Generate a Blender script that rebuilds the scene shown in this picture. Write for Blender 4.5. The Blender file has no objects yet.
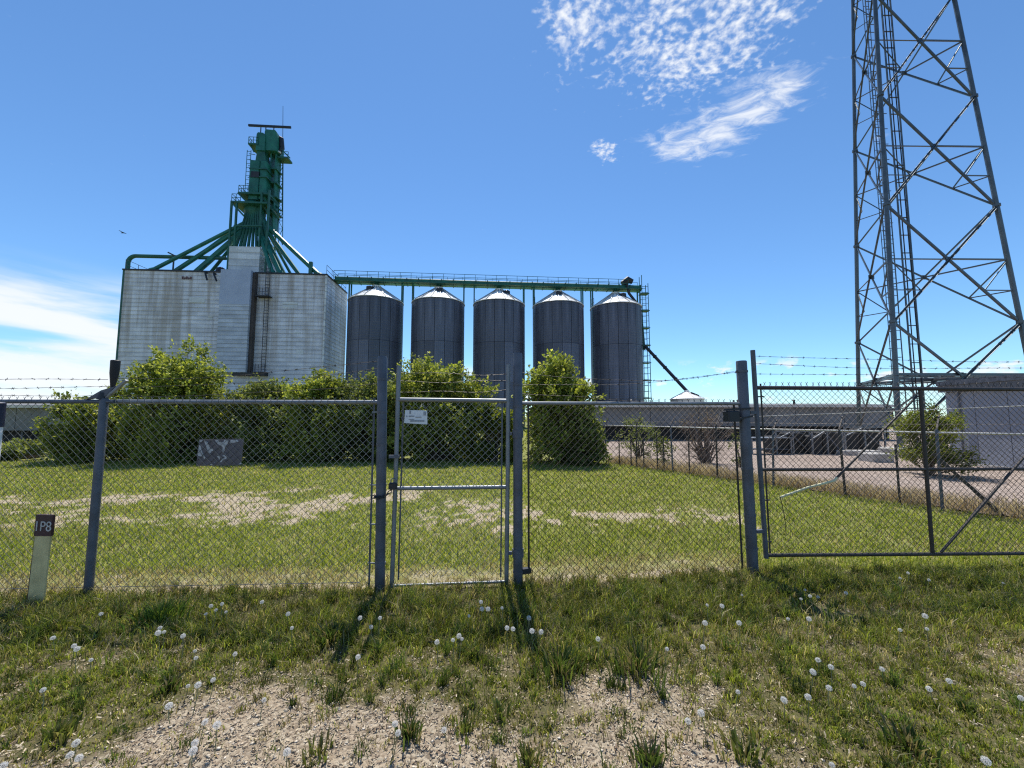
import bpy, math, random
import numpy as np
from mathutils import Vector, Matrix

random.seed(7)
RNG = np.random.default_rng(11)
R = math.radians
scene = bpy.context.scene
COL = scene.collection

# ------------------------------------------------------------------ camera
FPX, EYE, PITCH = 400.0, 1.67, math.atan(33 / 400)
cam_d = bpy.data.cameras.new('camera')
cam_d.sensor_width = 36.0
cam_d.lens = 36.0 * FPX / 1024
cam_d.clip_start, cam_d.clip_end = 0.05, 6000
cam = bpy.data.objects.new('camera', cam_d)
COL.objects.link(cam)
cam.location = (0, 0, EYE)
cam.rotation_euler = (math.pi / 2 + PITCH, 0, 0)
scene.camera = cam

# ------------------------------------------------------------------ light
SUN_EL, SUN_AZ = R(64), R(-5)          # azimuth from +Y, positive to the right
sun_dir = Vector((math.sin(SUN_AZ) * math.cos(SUN_EL), math.cos(SUN_AZ) * math.cos(SUN_EL), math.sin(SUN_EL)))
sd = bpy.data.lights.new('sun', 'SUN')
sd.energy, sd.angle, sd.color = 5.0, R(0.53), (1.0, 0.95, 0.87)
so = bpy.data.objects.new('sun', sd)
COL.objects.link(so)
so.rotation_euler = (-sun_dir).to_track_quat('-Z', 'Y').to_euler()

scene.view_settings.view_transform = 'Standard'
scene.view_settings.look = 'None'
scene.view_settings.gamma = 1.0
scene.view_settings.exposure = 0.28
scene.view_settings.use_curve_mapping = False
scene.cycles.use_denoising = False
scene.cycles.pixel_filter_type = 'BLACKMAN_HARRIS'
scene.cycles.filter_width = 1.2
scene.cycles.max_bounces = 6
scene.cycles.transparent_max_bounces = 8


class NT:
    """small node-tree helper"""
    def __init__(self, tree):
        self.t = tree

    def n(self, kind, **kw):
        nd = self.t.nodes.new(kind)
        for k, v in kw.items():
            setattr(nd, k, v)
        return nd

    def link(self, a, b):
        self.t.links.new(a, b)

    def put(self, sock, v):
        if hasattr(v, 'is_output'):
            self.link(v, sock)
        else:
            sock.default_value = v

    def math(self, op, a, b=0.0, c=0.0, clamp=False):
        nd = self.n('ShaderNodeMath', operation=op, use_clamp=clamp)
        self.put(nd.inputs[0], a)
        self.put(nd.inputs[1], b)
        self.put(nd.inputs[2], c)
        return nd.outputs[0]

    def step(self, v, lo, hi, a=0.0, b=1.0):
        nd = self.n('ShaderNodeMapRange', interpolation_type='SMOOTHSTEP')
        self.put(nd.inputs[0], v)
        for i, x in enumerate((lo, hi, a, b)):
            self.put(nd.inputs[i + 1], x)
        return nd.outputs[0]

    def mix(self, f, a, b, blend='MIX'):
        nd = self.n('ShaderNodeMix', data_type='RGBA', blend_type=blend)
        self.put(nd.inputs[0], f)
        self.put(nd.inputs[6], a)
        self.put(nd.inputs[7], b)
        return nd.outputs[2]

    def noise(self, vec, scale, detail=4.0, rough=0.55, dist=0.0):
        nd = self.n('ShaderNodeTexNoise')
        nd.inputs['Scale'].default_value = scale
        nd.inputs['Detail'].default_value = detail
        nd.inputs['Roughness'].default_value = rough
        nd.inputs['Distortion'].default_value = dist
        if vec is not None:
            self.link(vec, nd.inputs['Vector'])
        return nd.outputs['Fac']

    def xyz(self, x, y, z=0.0):
        nd = self.n('ShaderNodeCombineXYZ')
        for i, v in enumerate((x, y, z)):
            self.put(nd.inputs[i], v)
        return nd.outputs[0]

    def sep(self, v):
        nd = self.n('ShaderNodeSeparateXYZ')
        self.link(v, nd.inputs[0])
        return nd.outputs


# ------------------------------------------------------------------ world: clear sky, a sheet of small high clouds, low bands
world = bpy.data.worlds.new('World')
scene.world = world
world.use_nodes = True
W = NT(world.node_tree)
world.node_tree.nodes.clear()
sky = W.n('ShaderNodeTexSky', sky_type='NISHITA')
sky.sun_disc = False
sky.sun_elevation = SUN_EL
sky.sun_rotation = SUN_AZ
sky.altitude = 700
sky.air_density = 1.0
sky.dust_density = 0.05
sky.ozone_density = 2.0
tc = W.n('ShaderNodeTexCoord')
dx, dy, dz = W.sep(tc.outputs['Generated'])
zz = W.math('MAXIMUM', dz, 0.02)
pu, pv = W.math('DIVIDE', dx, zz), W.math('DIVIDE', dy, zz)


def blob(u, v, ru, rv, rot=0.0):
    c, s = math.cos(rot), math.sin(rot)
    a, b = W.math('SUBTRACT', pu, u), W.math('SUBTRACT', pv, v)
    x = W.math('ADD', W.math('MULTIPLY', a, c / ru), W.math('MULTIPLY', b, s / ru))
    y = W.math('ADD', W.math('MULTIPLY', a, -s / rv), W.math('MULTIPLY', b, c / rv))
    d = W.math('ADD', W.math('MULTIPLY', x, x), W.math('MULTIPLY', y, y))
    return W.math('POWER', 2.718, W.math('MULTIPLY', d, -1.0))


def add(*xs):
    o = xs[0]
    for x in xs[1:]:
        o = W.math('ADD', o, x)
    return o


flat = W.xyz(pu, pv)
# high dappled sheet (small puffs that drift on beyond the top of the frame)
sheet = add(blob(0.46, 0.76, 0.27, 0.30), blob(0.15, 0.88, 0.09, 0.24), blob(0.50, 1.02, 0.24, 0.20),
            W.math('MULTIPLY', blob(0.33, 1.42, 0.065, 0.055), 1.25), W.math('MULTIPLY', blob(0.385, 1.50, 0.05, 0.04), 0.8))
warp = W.n('ShaderNodeVectorMath', operation='ADD')
W.link(flat, warp.inputs[0])
nz = W.n('ShaderNodeTexNoise')
nz.inputs['Scale'].default_value = 5.0
W.link(flat, nz.inputs['Vector'])
sc_ = W.n('ShaderNodeVectorMath', operation='SCALE')
W.link(nz.outputs['Color'], sc_.inputs[0])
sc_.inputs['Scale'].default_value = 0.06
W.link(sc_.outputs[0], warp.inputs[1])
puff = W.noise(warp.outputs[0], 46.0, 4.0, 0.5)
big = W.noise(flat, 9.0, 3.0, 0.5)
pf = add(puff, W.math('MULTIPLY', W.math('SUBTRACT', big, 0.5), 0.55), W.math('MULTIPLY', W.math('SUBTRACT', W.math('MINIMUM', sheet, 1.12), 1.0), 0.42))
c1 = W.step(pf, 0.36, 0.84, 0.0, 0.95)
# wisps under it
wv = W.xyz(W.math('ADD', W.math('MULTIPLY', pu, 4.5), W.math('MULTIPLY', pv, -2.0)), W.math('ADD', W.math('MULTIPLY', pv, 8.0), W.math('MULTIPLY', pu, 2.6)))
wisp = W.noise(wv, 2.2, 6.0, 0.62, 0.6)
wm = add(blob(0.80, 1.16, 0.19, 0.16, -0.25), W.math('MULTIPLY', blob(0.66, 1.40, 0.25, 0.15, 0.1), 1.0), W.math('MULTIPLY', blob(1.35, 1.40, 0.35, 0.04, 0.9), 0.55))
c2 = W.math('MULTIPLY', W.step(W.math('ADD', wisp, W.math('MULTIPLY', W.math('SUBTRACT', W.math('MINIMUM', wm, 1.0), 1.0), 0.55)), 0.26, 0.72), 0.85)
# low bands near the horizon, thickest away to the left
elev = W.math('ARCSINE', dz)
azim = W.math('ARCTAN2', dx, dy)
lowv = W.xyz(W.math('MULTIPLY', azim, 2.0), W.math('ADD', W.math('MULTIPLY', elev, 12.0), W.math('MULTIPLY', azim, 0.75)))
lown = W.noise(lowv, 1.35, 6.0, 0.55, 0.4)
left = W.step(azim, -0.35, -0.80)
top = W.math('ADD', 0.12, W.math('MULTIPLY', left, 0.15))
band = W.math('MULTIPLY', W.step(elev, top, W.math('SUBTRACT', top, 0.09)), W.step(azim, 0.55, 0.2, 0.55, 1.0))
bias = W.math('ADD', -0.11, W.math('MULTIPLY', left, 0.165))
c3 = W.math('MULTIPLY', W.step(add(lown, bias), 0.40, 0.66), W.math('MULTIPLY', band, 0.93))
cum = W.noise(W.xyz(W.math('MULTIPLY', azim, 9.0), W.math('MULTIPLY', elev, 16.0)), 1.3, 5.0, 0.6)
cumband = W.math('MULTIPLY', W.step(elev, 0.135, 0.10), W.step(elev, 0.02, 0.05))
c4 = W.math('MULTIPLY', W.step(W.math('ADD', cum, W.math('MULTIPLY', W.step(azim, 0.4, 0.1), 0.08)), 0.56, 0.66), W.math('MULTIPLY', cumband, 0.85))
cloud = W.math('MAXIMUM', W.math('MAXIMUM', c1, c2), W.math('MAXIMUM', c3, c4))
tint = W.n('ShaderNodeMix', data_type='RGBA', blend_type='MULTIPLY')
tint.inputs[0].default_value = 1.0
W.link(sky.outputs[0], tint.inputs[6])
tint.inputs[7].default_value = (0.73, 1.02, 1.22, 1)
skyc = W.mix(cloud, tint.outputs[2], (7.0, 7.2, 7.5, 1))
bg = W.n('ShaderNodeBackground')
bg.inputs['Strength'].default_value = 0.115
W.link(skyc, bg.inputs['Color'])
wo = W.n('ShaderNodeOutputWorld')
W.link(bg.outputs[0], wo.inputs['Surface'])

# ------------------------------------------------------------------ measuring helpers
CT, ST = math.cos(PITCH), math.sin(PITCH)


def ray(px, py):
    u, v = (px - 512) / FPX, (384 - py) / FPX
    return Vector((u, CT - v * ST, ST + v * CT))


def at(px, py, Y):
    d = ray(px, py)
    return Vector((0, 0, EYE)) + d * (Y / d.y)


def ground(px, py, z=0.0):
    d = ray(px, py)
    return Vector((0, 0, EYE)) + d * ((z - EYE) / d.z)


# ------------------------------------------------------------------ materials
MATS = {}


def mat(name, color, rough=0.6, metal=0.0, var=0.12, vscale=3.0, bump=0.0, bscale=30.0, objrand=0.0, spec=0.5):
    if name in MATS:
        return MATS[name]
    m = bpy.data.materials.new(name)
    m.use_nodes = True
    t = NT(m.node_tree)
    b = m.node_tree.nodes['Principled BSDF']
    b.inputs['Roughness'].default_value = rough
    b.inputs['Metallic'].default_value = metal
    b.inputs['Specular IOR Level'].default_value = spec
    tcn = t.n('ShaderNodeTexCoord')
    f = t.noise(tcn.outputs['Object'], vscale, 5.0, 0.6)
    k = t.step(f, 0.3, 0.7, 1 - var, 1 + var)
    if objrand:
        oi = t.n('ShaderNodeObjectInfo')
        k = t.math('MULTIPLY', k, t.math('ADD', 1 - objrand, t.math('MULTIPLY', oi.outputs['Random'], 2 * objrand)))
    c = t.mix(1.0, (*color, 1), t.xyz(k, k, k), 'MULTIPLY')
    t.link(c, b.inputs['Base Color'])
    t.link(t.step(f, 0.3, 0.7, rough - 0.08, rough + 0.08), b.inputs['Roughness'])
    if bump:
        bn = t.n('ShaderNodeBump')
        bn.inputs['Strength'].default_value = bump
        bn.inputs['Distance'].default_value = 0.02
        t.link(t.noise(tcn.outputs['Object'], bscale, 3.0), bn.inputs['Height'])
        t.link(bn.outputs[0], b.inputs['Normal'])
    MATS[name] = m
    return m


def leafmat(name, attr, trans=0.45, rough=0.55, tint=(1.25, 1.25, 0.75, 1)):
    m = bpy.data.materials.new(name)
    m.use_nodes = True
    t = NT(m.node_tree)
    nt = m.node_tree
    b = nt.nodes['Principled BSDF']
    b.inputs['Roughness'].default_value = rough
    b.inputs['Specular IOR Level'].default_value = 0.3
    a = t.n('ShaderNodeAttribute', attribute_name=attr)
    t.link(a.outputs['Color'], b.inputs['Base Color'])
    tr = t.n('ShaderNodeBsdfTranslucent')
    t.link(t.mix(1.0, a.outputs['Color'], tint, 'MULTIPLY'), tr.inputs['Color'])
    mx = t.n('ShaderNodeMixShader')
    mx.inputs[0].default_value = trans
    t.link(b.outputs[0], mx.inputs[1])
    t.link(tr.outputs[0], mx.inputs[2])
    t.link(mx.outputs[0], nt.nodes['Material Output'].inputs['Surface'])
    return m


M_GALV = mat('galvanised steel', (0.22, 0.235, 0.255), 0.5, 0.55, 0.18, 9.0)
M_GALVD = mat('weathered galvanised steel', (0.105, 0.115, 0.14), 0.55, 0.3, 0.25, 7.0)
M_WIRE = mat('fence wire', (0.19, 0.20, 0.21), 0.42, 0.5, 0.15, 4.0)
M_RUSTW = mat('rusty wire', (0.055, 0.045, 0.04), 0.55, 0.3, 0.3, 8.0)
M_TOWER = mat('tower steel', (0.105, 0.125, 0.135), 0.38, 0.5, 0.2, 1.5)
M_GREEN = mat('green painted steel', (0.012, 0.135, 0.098), 0.5, 0.0, 0.25, 0.9)
M_GREEND = mat('dark green painted steel', (0.011, 0.100, 0.075), 0.55, 0.0, 0.25, 0.9)
M_DARK = mat('dark steel', (0.025, 0.027, 0.032), 0.5, 0.2, 0.3, 2.0)
M_BLACK = mat('black rubber', (0.012, 0.012, 0.014), 0.6, 0.0, 0.2, 6.0)
M_CONC = mat('concrete', (0.42, 0.40, 0.37), 0.85, 0.0, 0.18, 3.0, 0.3, 25.0)
M_ROOFM = mat('bright roof sheet', (0.82, 0.81, 0.78), 0.5, 0.0, 0.2, 0.8)
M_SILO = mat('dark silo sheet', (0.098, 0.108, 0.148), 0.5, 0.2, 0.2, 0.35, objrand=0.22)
_t = NT(M_SILO.node_tree)
_pb = M_SILO.node_tree.nodes['Principled BSDF']
_src = _pb.inputs['Base Color'].links[0].from_socket
_mp = _t.n('ShaderNodeMapping')
_mp.inputs['Scale'].default_value = (1.6, 1.6, 0.07)
_oi = _t.n('ShaderNodeObjectInfo')
_mp.inputs['Location'].default_value = (3.0, 1.0, 0.0)
_t.link(_t.n('ShaderNodeTexCoord').outputs['Object'], _mp.inputs['Vector'])
_k = _t.step(_t.noise(_mp.outputs[0], 1.0, 5.0, 0.65), 0.35, 0.72, 0.82, 1.45)
_t.link(_t.mix(1.0, _src, _t.xyz(_k, _k, _t.math('MULTIPLY', _k, 0.98)), 'MULTIPLY'), _pb.inputs['Base Color'])
_x, _y, _z = _t.sep(_t.n('ShaderNodeTexCoord').outputs['Object'])
_f = _t.math('SINE', _t.math('MULTIPLY', _z, 2 * math.pi / 0.42))
_bn = _t.n('ShaderNodeBump')
_bn.inputs['Strength'].default_value = 0.12
_bn.inputs['Distance'].default_value = 0.06
_t.link(_f, _bn.inputs['Height'])
_t.link(_bn.outputs[0], M_SILO.node_tree.nodes['Principled BSDF'].inputs['Normal'])
M_SILOC = mat('silo seam', (0.028, 0.030, 0.038), 0.6, 0.2, 0.2, 0.5)
M_HUT = mat('grey hut panel', (0.25, 0.275, 0.33), 0.7, 0.0, 0.12, 0.9, 0.15, 60.0)
M_HUTR = mat('hut roof trim', (0.13, 0.135, 0.145), 0.65, 0.1, 0.2, 0.8)
M_SHED = mat('shed siding', (0.20, 0.205, 0.215), 0.65, 0.1, 0.25, 0.5)
M_SHEDD = mat('shed opening', (0.03, 0.03, 0.034), 0.8, 0.0, 0.3, 0.7)  # near-black colour for the shade inside the sheds, also used on crates
M_FASC = mat('pale fascia', (0.52, 0.50, 0.47), 0.6, 0.2, 0.2, 0.7)
M_SIGNW = mat('white sign', (0.70, 0.72, 0.74), 0.55, 0.0, 0.06, 20.0)
M_PRINT = mat('faded print', (0.28, 0.30, 0.33), 0.6, 0.0, 0.2, 20.0)
M_SIGND = mat('weathered grey sign', (0.125, 0.108, 0.118), 0.6, 0.0, 0.2, 14.0)
M_SIGNP = mat('flaking pale paint', (0.48, 0.47, 0.47), 0.7, 0.0, 0.2, 30.0)
M_CREAM = mat('cream marker', (0.60, 0.50, 0.25), 0.55, 0.0, 0.2, 7.0)
M_MAROON = mat('maroon band', (0.055, 0.018, 0.022), 0.55, 0.0, 0.25, 14.0)
M_WHITEP = mat('white plastic', (0.75, 0.76, 0.78), 0.45, 0.0, 0.05, 8.0)
M_NAVY = mat('navy cap', (0.015, 0.018, 0.05), 0.5, 0.0, 0.1, 8.0)
M_YELLOW = mat('yellowed pipe', (0.62, 0.58, 0.36), 0.5, 0.0, 0.15, 9.0)
M_BARK = mat('bark', (0.10, 0.075, 0.055), 0.9, 0.0, 0.3, 12.0, 0.5, 40.0)
M_TWIG = mat('dry twig', (0.20, 0.15, 0.12), 0.9, 0.0, 0.3, 6.0)
M_STEM = mat('dandelion stem', (0.22, 0.22, 0.10), 0.6, 0.0, 0.2, 20.0)
M_LEAF = leafmat('shrub leaves', 'Col', 0.45)
M_GRASS = leafmat('grass blades', 'Col', 0.48, 0.45)
M_SEED = leafmat('dandelion down', 'Col', 0.5, 0.9, (1, 1, 1, 1))


def cladding(name, base, rows, cols, rust):
    m = bpy.data.materials.new(name)
    m.use_nodes = True
    t = NT(m.node_tree)
    b = m.node_tree.nodes['Principled BSDF']
    tcn = t.n('ShaderNodeTexCoord')
    x, y, z = t.sep(tcn.outputs['Object'])
    s = t.math('ADD', x, y)
    fz = t.math('FRACT', t.math('DIVIDE', z, rows))
    fs = t.math('FRACT', t.math('DIVIDE', s, cols))
    ridge = t.math('MULTIPLY', t.step(fz, 0.0, 0.16), t.step(fz, 1.0, 0.62, 0.55, 1.0))
    seam = t.math('MULTIPLY', t.step(fs, 0.0, 0.05, 0.55, 1.0), t.step(fs, 1.0, 0.95, 0.55, 1.0))
    lines = t.math('MULTIPLY', t.math('ADD', 0.60, t.math('MULTIPLY', ridge, 0.40)), t.math('ADD', 0.75, t.math('MULTIPLY', seam, 0.25)))
    wn = t.n('ShaderNodeTexWhiteNoise', noise_dimensions='2D')
    t.link(t.xyz(t.math('FLOOR', t.math('DIVIDE', s, cols * 3)), t.math('FLOOR', t.math('DIVIDE', z, rows))), wn.inputs['Vector'])
    lines = t.math('MULTIPLY', lines, t.math('ADD', 0.94, t.math('MULTIPLY', wn.outputs['Value'], 0.10)))
    brc = t.mix(1.0, (*base, 1), t.xyz(lines, lines, lines), 'MULTIPLY')
    patch = t.noise(t.xyz(t.math('MULTIPLY', s, 0.35), t.math('MULTIPLY', z, 0.8)), 1.0, 4.0)
    k = t.step(patch, 0.3, 0.72, 0.80, 1.13)
    c = t.mix(1.0, brc, t.xyz(k, k, k), 'MULTIPLY')
    if rust:
        st = t.noise(t.xyz(t.math('MULTIPLY', s, 0.85), t.math('MULTIPLY', z, 0.05)), 1.0, 4.0, 0.6)
        wide = t.noise(t.xyz(t.math('MULTIPLY', s, 0.22), 3.7), 1.0, 1.0)
        f = t.math('MULTIPLY', t.step(t.math('ADD', st, t.math('MULTIPLY', wide, 0.35)), 0.56, 0.78), t.step(z, 6.0, 20.0, 0.25, 0.62))
        c = t.mix(f, c, (0.25, 0.20, 0.145, 1))
    t.link(c, b.inputs['Base Color'])
    b.inputs['Roughness'].default_value = 0.55
    b.inputs['Metallic'].default_value = 0.1
    bn = t.n('ShaderNodeBump')
    bn.inputs['Strength'].default_value = 0.6
    bn.inputs['Distance'].default_value = 0.05
    t.link(ridge, bn.inputs['Height'])
    t.link(bn.outputs[0], b.inputs['Normal'])
    return m


M_CLAD = cladding('elevator cladding', (0.68, 0.69, 0.75), 0.62, 1.2, True)
M_BAY = cladding('bay cladding', (0.49, 0.53, 0.61), 0.62, 1.2, False)
M_PENT = cladding('penthouse cladding', (0.68, 0.70, 0.71), 1.1, 1.4, False)

# ------------------------------------------------------------------ mesh helpers


class MB:
    def __init__(self):
        self.v, self.f = [], []

    def poly(self, pts, faces):
        o = len(self.v)
        self.v += [tuple(p) for p in pts]
        self.f += [tuple(i + o for i in f) for f in faces]
        return self

    def box(self, x0, x1, y0, y1, z0, z1):
        return self.poly([(x0, y0, z0), (x1, y0, z0), (x1, y1, z0), (x0, y1, z0), (x0, y0, z1), (x1, y0, z1), (x1, y1, z1), (x0, y1, z1)],
                         [(0, 3, 2, 1), (4, 5, 6, 7), (0, 1, 5, 4), (1, 2, 6, 5), (2, 3, 7, 6), (3, 0, 4, 7)])

    def bevbox(self, x0, x1, y0, y1, z0, z1, b):
        """box with chamfered vertical and top edges"""
        def ring(i, z):
            return [(x0 + i + b, y0 + i, z), (x1 - i - b, y0 + i, z), (x1 - i, y0 + i + b, z), (x1 - i, y1 - i - b, z),
                    (x1 - i - b, y1 - i, z), (x0 + i + b, y1 - i, z), (x0 + i, y1 - i - b, z), (x0 + i, y0 + i + b, z)]
        pts = ring(0, z0) + ring(0, z1 - b) + ring(b * 0.8, z1)
        fs = [tuple(range(7, -1, -1)), tuple(range(16, 24))]
        for k in (0, 8):
            fs += [(k + i, k + (i + 1) % 8, k + 8 + (i + 1) % 8, k + 8 + i) for i in range(8)]
        return self.poly(pts, fs)

    @staticmethod
    def frame(d):
        d = d.normalized()
        a = Vector((0, 0, 1)) if abs(d.z) < 0.95 else Vector((0, 1, 0))
        s = d.cross(a).normalized()
        return s, s.cross(d).normalized()

    def bar(self, p0, p1, w, h=None):
        p0, p1 = Vector(p0), Vector(p1)
        h = h or w
        s, u = self.frame(p1 - p0)
        pts = []
        for p in (p0, p1):
            pts += [p - s * w / 2 - u * h / 2, p + s * w / 2 - u * h / 2, p + s * w / 2 + u * h / 2, p - s * w / 2 + u * h / 2]
        return self.poly(pts, [(3, 2, 1, 0), (4, 5, 6, 7), (0, 1, 5, 4), (1, 2, 6, 5), (2, 3, 7, 6), (3, 0, 4, 7)])

    def angle(self, p0, p1, w, th=0.012):
        """L-shaped steel angle"""
        p0, p1 = Vector(p0), Vector(p1)
        s, u = self.frame(p1 - p0)
        prof = [(0, 0), (w, 0), (w, th), (th, th), (th, w), (0, w)]
        pts = [p + s * (a - w / 2) + u * (b - w / 2) for p in (p0, p1) for a, b in prof]
        return self.poly(pts, [tuple(range(5, -1, -1)), tuple(range(6, 12))] + [(i, (i + 1) % 6, 6 + (i + 1) % 6, 6 + i) for i in range(6)])

    def tube(self, path, r, n=8, cap=True):
        path = [Vector(p) for p in path]
        rs = r if isinstance(r, (list, tuple)) else [r] * len(path)
        o = len(self.v)
        s = None
        for i, p in enumerate(path):
            d = (path[min(i + 1, len(path) - 1)] - path[max(i - 1, 0)]).normalized()
            if s is None:
                s, u = self.frame(d)
            else:
                s = (s - d * s.dot(d)).normalized()
                u = s.cross(d).normalized()
            for k in range(n):
                a = 2 * math.pi * k / n
                self.v.append(tuple(p + (s * math.cos(a) + u * math.sin(a)) * rs[i]))
        for i in range(len(path) - 1):
            for k in range(n):
                a, b = o + i * n + k, o + i * n + (k + 1) % n
                self.f.append((a, b, b + n, a + n))
        if cap:
            self.f.append(tuple(o + k for k in range(n - 1, -1, -1)))
            e = o + (len(path) - 1) * n
            self.f.append(tuple(e + k for k in range(n)))
        return self

    def lathe(self, prof, n=32, cx=0, cy=0):
        o = len(self.v)
        for r, z in prof:
            for k in range(n):
                a = 2 * math.pi * k / n
                self.v.append((cx + r * math.cos(a), cy + r * math.sin(a), z))
        for i in range(len(prof) - 1):
            for k in range(n):
                a, b = o + i * n + k, o + i * n + (k + 1) % n
                self.f.append((a, b, b + n, a + n))
        self.f.append(tuple(o + k for k in range(n - 1, -1, -1)))
        e = o + (len(prof) - 1) * n
        self.f.append(tuple(e + k for k in range(n)))
        return self

    def mesh(self, name, smooth=False):
        me = bpy.data.meshes.new(name)
        me.from_pydata(self.v, [], self.f)
        me.update()
        if smooth:
            me.polygons.foreach_set('use_smooth', [True] * len(me.polygons))
            me.set_sharp_from_angle(angle=R(40))
        return me

    def build(self, name, m, parent=None, smooth=False):
        return link(name, self.mesh(name, smooth), m, parent)


def link(name, me, m, parent=None, loc=None, rz=None):
    o = bpy.data.objects.new(name, me)
    COL.objects.link(o)
    if m is not None and not me.materials:
        me.materials.append(m)
    if parent is not None:
        o.parent = parent
    if loc is not None:
        o.location = loc
    if rz is not None:
        o.rotation_euler = (0, 0, rz)
    return o


def tag(o, label=None, cat=None, group=None, kind=None):
    for k, v in (('label', label), ('category', cat), ('group', group), ('kind', kind)):
        if v:
            o[k] = v
    return o


def thing(name, label, cat, loc=(0, 0, 0), rz=0.0, group=None):
    o = bpy.data.objects.new(name, None)
    o.empty_display_size = 0.2
    COL.objects.link(o)
    o.location = loc
    o.rotation_euler = (0, 0, rz)
    return tag(o, label, cat, group)


def np_mesh(name, verts, tris, cols=None):
    """verts (n,3), tris (m,3), cols (n,3)"""
    me = bpy.data.meshes.new(name)
    n, m = len(verts), len(tris)
    me.vertices.add(n)
    me.vertices.foreach_set('co', verts.astype(np.float32).ravel())
    me.loops.add(m * 3)
    me.loops.foreach_set('vertex_index', tris.astype(np.int32).ravel())
    me.polygons.add(m)
    me.polygons.foreach_set('loop_start', np.arange(0, m * 3, 3, dtype=np.int32))
    me.update(calc_edges=True)
    if cols is not None:
        ca = me.color_attributes.new('Col', 'FLOAT_COLOR', 'POINT')
        c4 = np.ones((n, 4), np.float32)
        c4[:, :3] = cols
        ca.data.foreach_set('color', c4.ravel())
    return me


# ------------------------------------------------------------------ noise fields
_G = np.random.default_rng(5).random((256, 256))


def vnoise(x, y):
    xi, yi = np.floor(x).astype(int), np.floor(y).astype(int)
    fx, fy = x - xi, y - yi
    fx, fy = fx * fx * (3 - 2 * fx), fy * fy * (3 - 2 * fy)
    g = lambda a, b: _G[a % 256, b % 256]
    return (g(xi, yi) * (1 - fx) + g(xi + 1, yi) * fx) * (1 - fy) + (g(xi, yi + 1) * (1 - fx) + g(xi + 1, yi + 1) * fx) * fy


def fbm(x, y, o=4):
    s, a, t = 0, 0.5, 0
    for i in range(o):
        s = s + a * vnoise(x * 2 ** i + 17 * i, y * 2 ** i + 31 * i)
        t += a
        a *= 0.55
    return s / t


def sst(x, a, b):
    t = np.clip((x - a) / (b - a), 0, 1)
    return t * t * (3 - 2 * t)


def fence_y(x):
    return np.interp(x, [-7, -3.99, -1.28, 0.06, 2.62, 8], [3.80, 3.92, 4.03, 4.14, 4.50, 4.62])


BF0, BF1 = Vector((3.45, 14.8, 0)), Vector((9.2, 4.9, 0))     # back fence, far end and near end


def side_bf(x, y):
    """> 0 on the gravel-yard side of the back fence"""
    d = (BF1 - BF0).normalized()
    return (x - BF0.x) * -d.y + (y - BF0.y) * d.x


def cover(x, y):
    """how densely grass grows: 0 bare, 1 thick"""
    n1, n2 = fbm(x * 1.3, y * 1.3), fbm(x * 3.1 + 40, y * 3.1)
    fy = fence_y(x)
    n3 = fbm(x * 0.8 + 3, y * 0.8 + 9)
    wob = (n1 - 0.5) * 3.2 + (n2 - 0.5) * 1.6
    edge = 2.64 + wob * 0.42 - 0.25 * sst(x, -1.0, -2.6)
    bare = sst(y, edge + 0.40, edge - 0.45) * sst(x, -3.3, -2.2) * sst(x, 1.9 + wob * 0.4, 1.1 + wob * 0.4)
    bare = np.maximum(bare, 0.6 * sst(n1, 0.60, 0.70) * sst(y, 3.3, 2.8))
    front = 1 - bare * (0.82 + 0.13 * sst(n2, 0.40, 0.55))
    front = front * (0.55 + 0.75 * sst(n2, 0.36, 0.58))
    n4 = fbm(x * 5.5 + 7, y * 5.5 + 70, 3)
    n5 = fbm(x * 11 + 27, y * 11 + 7, 3)
    strip = sst(np.abs(y - fy - 0.28), 0.32, 0.12) * sst(x, 2.9, 2.4)
    mot = n2 * 0.30 + n4 * 0.36 + n5 * 0.34
    pl = sst(np.abs(y - (8.2 + 0.10 * x + (n3 - .5) * 2.0)), 2.7, 0.7) * sst(x, -0.9, -2.2)
    pl = sst(pl * 0.24 * (0.55 + 0.9 * sst(n3, 0.42, 0.62)) + mot, 0.69, 0.80)
    pr = sst(np.abs(y - (6.8 + (n3 - .5) * 1.2)), 1.4, 0.3) * sst(x, -0.6, 0.4) * sst(x, 4.6, 3.2)
    pr = sst(pr * 0.25 * (0.6 + 0.8 * sst(n1, 0.42, 0.6)) + mot, 0.68, 0.79)
    pg = sst(sst(np.abs(y - 7.2), 2.0, 0.8) * sst(np.abs(x + 0.7), 1.6, 0.6) * 0.25 + mot, 0.68, 0.78)
    field = 1 - np.maximum(np.maximum(pl, pr), pg) * 0.92 - strip * 0.55
    field = np.clip(field, 0.05, 1) * (0.7 + 0.4 * sst(n2, 0.3, 0.55))
    f = np.where(y < fy, front, field)
    # worn strip right under the wire
    f = f * (1 - 0.6 * sst(np.abs(y - fy - 0.08), 0.14, 0.04) * sst(x, 2.9, 2.4))
    return np.clip(f, 0.02, 1)


# ------------------------------------------------------------------ ground sheets
def axis(parts):
    out = []
    for a, b, s in parts:
        out += list(np.arange(a, b - 1e-6, s))
    out.append(parts[-1][1])
    return np.array(out)


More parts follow.
